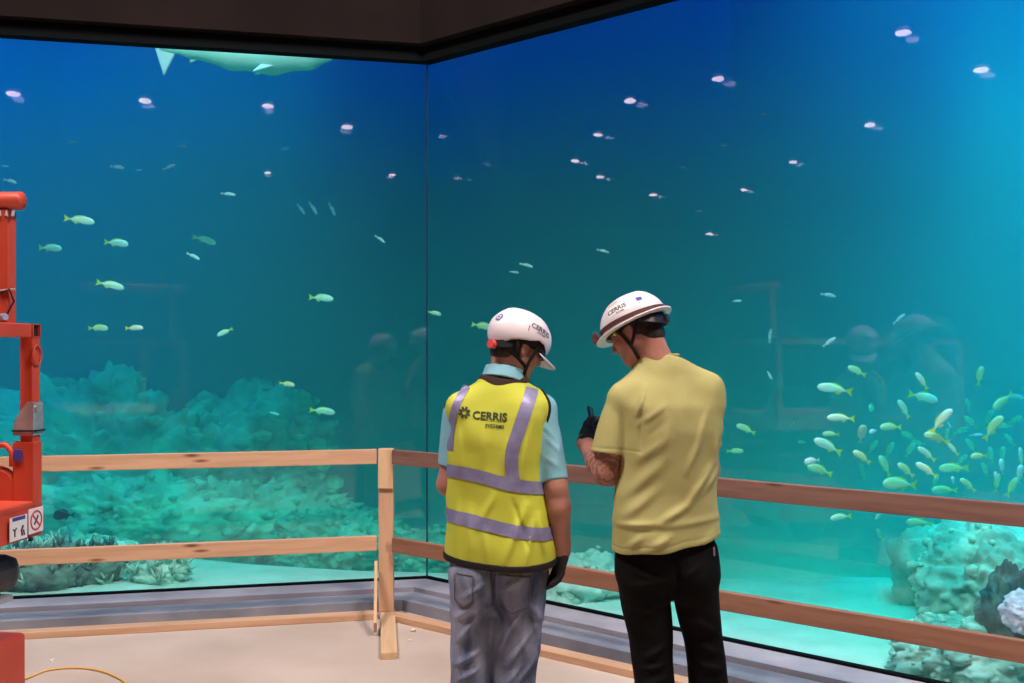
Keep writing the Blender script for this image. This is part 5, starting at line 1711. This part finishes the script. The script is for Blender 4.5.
for px, py, L, a, k, where in (
    (79, 220, 29, -6, 'snapper', 'heading right, highest of the left group'), (50, 248, 26, -3, 'snapper', 'heading right, nearest the lift post'), (116, 243, 27, -6, 'snapper', 'heading right, under the highest of the left group'),
    (110, 285, 27, -12, 'snapper', 'dipping right, in the middle of the left group'), (321, 298, 26, -4, 'snapper', 'heading right, alone in the dark of the left pane'),
    (134, 328, 19, 2, 'snapper', 'small, right one of the low left pair'), (98, 328, 20, 0, 'green', 'hazy, left one of the low left pair'), (225, 332, 17, 205, 'snapper', 'nosing down left, middle of the left pane'),
    (287, 384, 16, -8, 'green', 'small greenish, above the far reef'), (322, 411, 26, -6, 'snapper', 'heading right, low above the upper left rail'), (482, 326, 22, -10, 'green', 'partly behind the white helmet of the vest man'),
    (434, 313, 15, -10, 'snapper', 'short, right at the corner of the glass'), (835, 389, 34, 170, 'snapper', 'big, heading left, top of the school'), (857, 371, 21, 155, 'green', 'small, nosing up left, just above the big top one'),
    (841, 418, 28, 177, 'snapper', 'heading left, second below the big top one'), (828, 446, 33, 154, 'snapper', 'big, nosing up left, third of the left pair column'), (746, 429, 20, 155, 'green', 'green, beside the t-shirt man back'),
    (735, 451, 16, 2, 'green', 'small green, lowest beside the t-shirt man back'), (922, 381, 21, 125, 'snapper', 'pointing up left, above the whitish one with bright tail'), (923, 397, 33, -12, 'snapper', 'whitish, heading right against the school'),
    (904, 409, 22, 122, 'snapper', 'whitish, pointing up left, under the whitish one'), (891, 427, 24, 178, 'green', 'greenish, level, beside the small white one'), (941, 421, 31, 52, 'snapper', 'rising right in the upper middle of the school'),
    (937, 438, 26, 160, 'green', 'yellow-green, just under the rising one'), (862, 457, 22, 145, 'green', 'dipping, left of the school middle'), (885, 466, 24, 118, 'green', 'green, steep, above the rail left of the school'),
    (927, 454, 23, 142, 'snapper', 'whitish, pointing up left, in the school middle'), (927, 470, 25, 145, 'snapper', 'pinkish white, low in the school middle'), (954, 468, 28, 182, 'green', 'yellow-green, heading left, low in the school'),
    (979, 456, 19, 182, 'green', 'yellow-green, small, right of the school middle'), (906, 470, 22, 142, 'green', 'green, hazy, lower left of the school'), (900, 484, 38, 174, 'green', 'largest, yellow-green, just above the upper right rail'),
    (953, 449, 16, 130, 'snapper', 'short whitish, between the two middle fish'), (1003, 401, 27, 214, 'green', 'large round yellow-green, nosing down left at the right edge'), (993, 428, 30, 55, 'green', 'yellow-tailed, rising right at the right edge'),
    (980, 376, 20, 80, 'green', 'seen end-on with fins spread, highest at the right'), (945, 490, 26, 178, 'green', 'half hidden behind the upper right rail'), (1012, 487, 22, 62, 'green', 'rising, lowest at the right edge'),
    (997, 483, 19, 80, 'green', 'hazy, steep, lower right of the school'), (968, 485, 20, 140, 'green', 'hazy, low, right of the half hidden one'), (841, 517, 23, 184, 'snapper', 'pale, heading left, below the upper right rail'),
    (834, 505, 18, 172, 'green', 'hazy, half behind the upper right rail'), (920, 523, 26, 174, 'green', 'dull yellow, below the upper right rail near the rock'), (820, 470, 27, 160, 'green', 'lowest at the left edge of the school'),
    (831, 434, 17, 178, 'green', 'hazy blue-green, behind the third big one')):
    fish(px, py, L, a, k, SN.replace('pale silver', 'pale silver' if k == 'snapper' else 'yellow-green') .replace('yellow-green fish with yellow tail ', 'yellow-green fish ') + where.replace('yellow-green, ', ''), None)
fish(204, 240, 24, -15, 'brown', 'brownish fish with yellow tail, above a slim blue fish in the left pane', 7.4)
fish(812, 461, 17, 188, 'pink', 'whitish short fish overlapping a green one left in the school', 7.0, 10)
fish(862, 434, 19, 78, 'salmon', 'salmon pink fish turned on its side in the school', 7.0, 5)
fish(874, 431, 11, 190, 'pink', 'small white fish touching the salmon pink fish', 7.0, 20)
fish(872, 408, 13, 175, 'green', 'small round green fish seen end-on between two pale fish', 8.0, 60)
fish(64, 515, 21, 180, 'dark', 'dark blue oval fish between the two left rails', 7.5, 5)
fish(1019, 397, 22, 168, 'silver', 'pale blue hazy fish cut by the right picture edge', 8.4, 5)
fish(1002, 467, 15, 100, 'pink', 'pinkish white fish upright near the right edge of the school', 7.0, 30)
fish(995, 476, 8, 80, 'pink', 'tiny white fish just under the upright pinkish one', 7.0, 30)
fish(1021, 458, 20, 95, 'snapper', 'bright white fish upright at the right picture edge', 5.6, 25)
fish(1020, 474, 18, 80, 'pink', 'broad white fish just above the rail at the right picture edge', 5.6, 20)
fish(953, 481, 9, 100, 'pink', 'tiny bright fish hanging low in the school above the rail', 7.0, 20)
fish(879, 516, 11, 190, 'green', 'small round green fish below the rail, left of the pale rock', 7.6, 50)
fish(880, 535, 14, 120, 'green', 'small green fish dipping left of the pale rock', 7.8, 20)
for px, py, L, a in ((793, 424, 11, 60), (803, 442, 11, 175), (909, 436, 17, 150), (971, 422, 18, 140), (988, 419, 20, 60), (1004, 426, 18, 178), (971, 446, 17, 120), (991, 455, 17, 100), (1003, 455, 17, 90), (910, 450, 17, 60),
                     (863, 472, 17, 100), (918, 443, 16, 170), (890, 450, 17, 70), (873, 447, 15, 60), (961, 431, 17, 20), (947, 436, 15, 80), (985, 470, 15, 110), (935, 482, 16, 70), (1010, 440, 16, 130), (968, 405, 13, 100), (962, 460, 15, 40), (1015, 420, 15, 30)):
    fish(px, py, L, a, 'green', 'faint hazy greenish fish deep in the dense school at the right', 9.6 + 0.6 * math.sin(px), None, 'faint fish deep in the school')

# ------------------------------------------------------------------ the big fish at the surface
sc_ = P(238, 61, 7.7)
shark = empty('shark', (sc_.x, sc_.y, sc_.z + 0.035), rad(8))
shark.scale = (0.86, 0.8, 0.8)
tag(shark, 'large pale shark swimming right just under the top of the left pane', 'shark')
M['shark'] = noisy('shark_skin', (0.45, 0.75, 0.62), (0.65, 0.85, 0.75), 2.5, 0.5, 0.1, 20)
M['shark_pale'] = mat('shark_pale_skin', (0.95, 0.92, 0.98), 0.5)
def shark_sdf(p):
    d = chain(p, [(0.80, 0, 0.02), (0.62, 0, 0.0), (0.30, 0, -0.02), (-0.05, 0, 0.0), (-0.40, 0, 0.03), (-0.66, 0, 0.05)], [0.035, 0.095, 0.135, 0.125, 0.060, 0.028], 0.05)
    return d
def fin(p, a, b, c_, th):
    """triangular fin with thickness"""
    a, b, c_ = Vector(a), Vector(b), Vector(c_)
    n = (b - a).cross(c_ - a).normalized()
    dn = np.abs((p[0] - a.x) * n.x + (p[1] - a.y) * n.y + (p[2] - a.z) * n.z) - th
    cen = (a + b + c_) / 3
    d = dn
    for u, v in ((a, b), (b, c_), (c_, a)):
        e = (v - u); m_ = e.cross(n).normalized()
        if m_.dot(cen - u) > 0: m_ = -m_
        d = smax(d, (p[0] - u.x) * m_.x + (p[1] - u.y) * m_.y + (p[2] - u.z) * m_.z, 0.01)
    return d
implicit('body', shark_sdf, (-0.75, -0.2, -0.22), (0.9, 0.2, 0.22), 0.012, M['shark'], shark)
implicit('tail_fin', lambda p: smin(fin(p, (-0.60, 0, 0.06), (-0.86, 0, 0.16), (-0.64, 0, 0.02), 0.010), fin(p, (-0.52, 0, 0.05), (-0.64, 0, -0.22), (-0.72, 0, 0.06), 0.010), 0.02), (-0.92, -0.05, -0.26), (-0.52, 0.05, 0.22), 0.008, M['shark_pale'], shark)
implicit('dorsal_fin', lambda p: fin(p, (0.20, 0, 0.10), (-0.08, 0, 0.10), (-0.05, 0, 0.30), 0.012), (-0.2, -0.05, 0.05), (0.3, 0.05, 0.32), 0.008, M['shark'], shark)
implicit('pectoral_fin', lambda p: fin(p, (0.38, -0.09, -0.08), (0.22, -0.09, -0.08), (0.14, -0.20, -0.20), 0.010), (0.05, -0.26, -0.26), (0.45, -0.02, 0.0), 0.008, M['shark_pale'], shark)
implicit('pectoral_fin', lambda p: fin(p, (0.38, 0.09, -0.06), (0.22, 0.09, -0.06), (0.10, 0.30, -0.10), 0.010), (0.02, 0.02, -0.2), (0.45, 0.36, 0.0), 0.008, M['shark_pale'], shark)
implicit('anal_fin', lambda p: fin(p, (-0.30, 0, -0.02), (-0.42, 0, 0.0), (-0.42, 0, -0.09), 0.008), (-0.5, -0.05, -0.14), (-0.22, 0.05, 0.03), 0.008, M['shark'], shark)
implicit('back_highlight', lambda p: np.maximum(np.abs(shark_sdf(p)) - 0.004, np.maximum(0.035 - p[2] - 0.03 * np.sin(p[0] * 9), np.abs(p[0] - 0.28) - 0.42)), (-0.2, -0.2, 0.0), (0.8, 0.2, 0.2), 0.01, M['shark_pale'], shark)  # white highlights on the back, painted as a pale skin layer

# ------------------------------------------------------------------ high-bay lamps of the hall; the panes mirror them as small bright spots
hl = bpy.data.materials.new('lit_lamp_glass'); hl.use_nodes = True
b_ = hl.node_tree.nodes['Principled BSDF']; b_.inputs['Base Color'].default_value = (0.9, 0.85, 0.85, 1)
b_.inputs['Emission Color'].default_value = (1.0, 0.80, 0.86, 1); b_.inputs['Emission Strength'].default_value = 15
LH = 6.2
lamp_house = None
for k, (px, py, L) in enumerate(((13, 94, 12), (145, 101, 12), (268, 106, 11), (347, 127, 11), (268, 173, 7), (392, 175, 7), (630, 101, 12), (598, 135, 9), (575, 161, 9), (600, 177, 8), (653, 195, 8), (718, 79, 12), (903, 33, 14), (981, 70, 13), (870, 125, 10), (793, 162, 8), (744, 190, 7), (709, 234, 7))):
    gy = glass_Y(px); hit = P(px, py, gy)
    n3 = Vector((nL.x, nL.y, 0)) if px < 427 else Vector((nR.x, nR.y, 0))
    d = (hit - Vector((0, 0, CAMZ))).normalized(); r = d - n3 * 2 * d.dot(n3)
    t = (LH - hit.z) / r.z
    q = hit + r * t
    dist = t + (hit - Vector((0, 0, CAMZ))).length
    rr_ = 0.5 * L * dist / F
    lo = empty('ceiling_light', (q.x, q.y, LH))
    tag(lo, 'round high-bay lamp of the hall, mirrored as a small bright spot in the tank panes', 'lamp', 'high-bay lamps of the hall')
    bm = BM(); bmesh.ops.create_uvsphere(bm, u_segments=20, v_segments=10, radius=rr_, matrix=Matrix.Diagonal((1, 1, 0.35, 1)))
    obj('diffuser', bm, hl, lo, True)
    bm = BM(); bmesh.ops.create_cone(bm, cap_ends=True, segments=24, radius1=rr_ * 1.05, radius2=rr_ * 0.5, depth=0.16, matrix=Matrix.Translation((0, 0, 0.14))); obj('housing', bm, M['black'], lo)
    bm = BM(); add_tube(bm, [(0, 0, 0.2), (0, 0, 7.0 - LH)], 0.012, 8); obj('rod', bm, M['black'], lo)
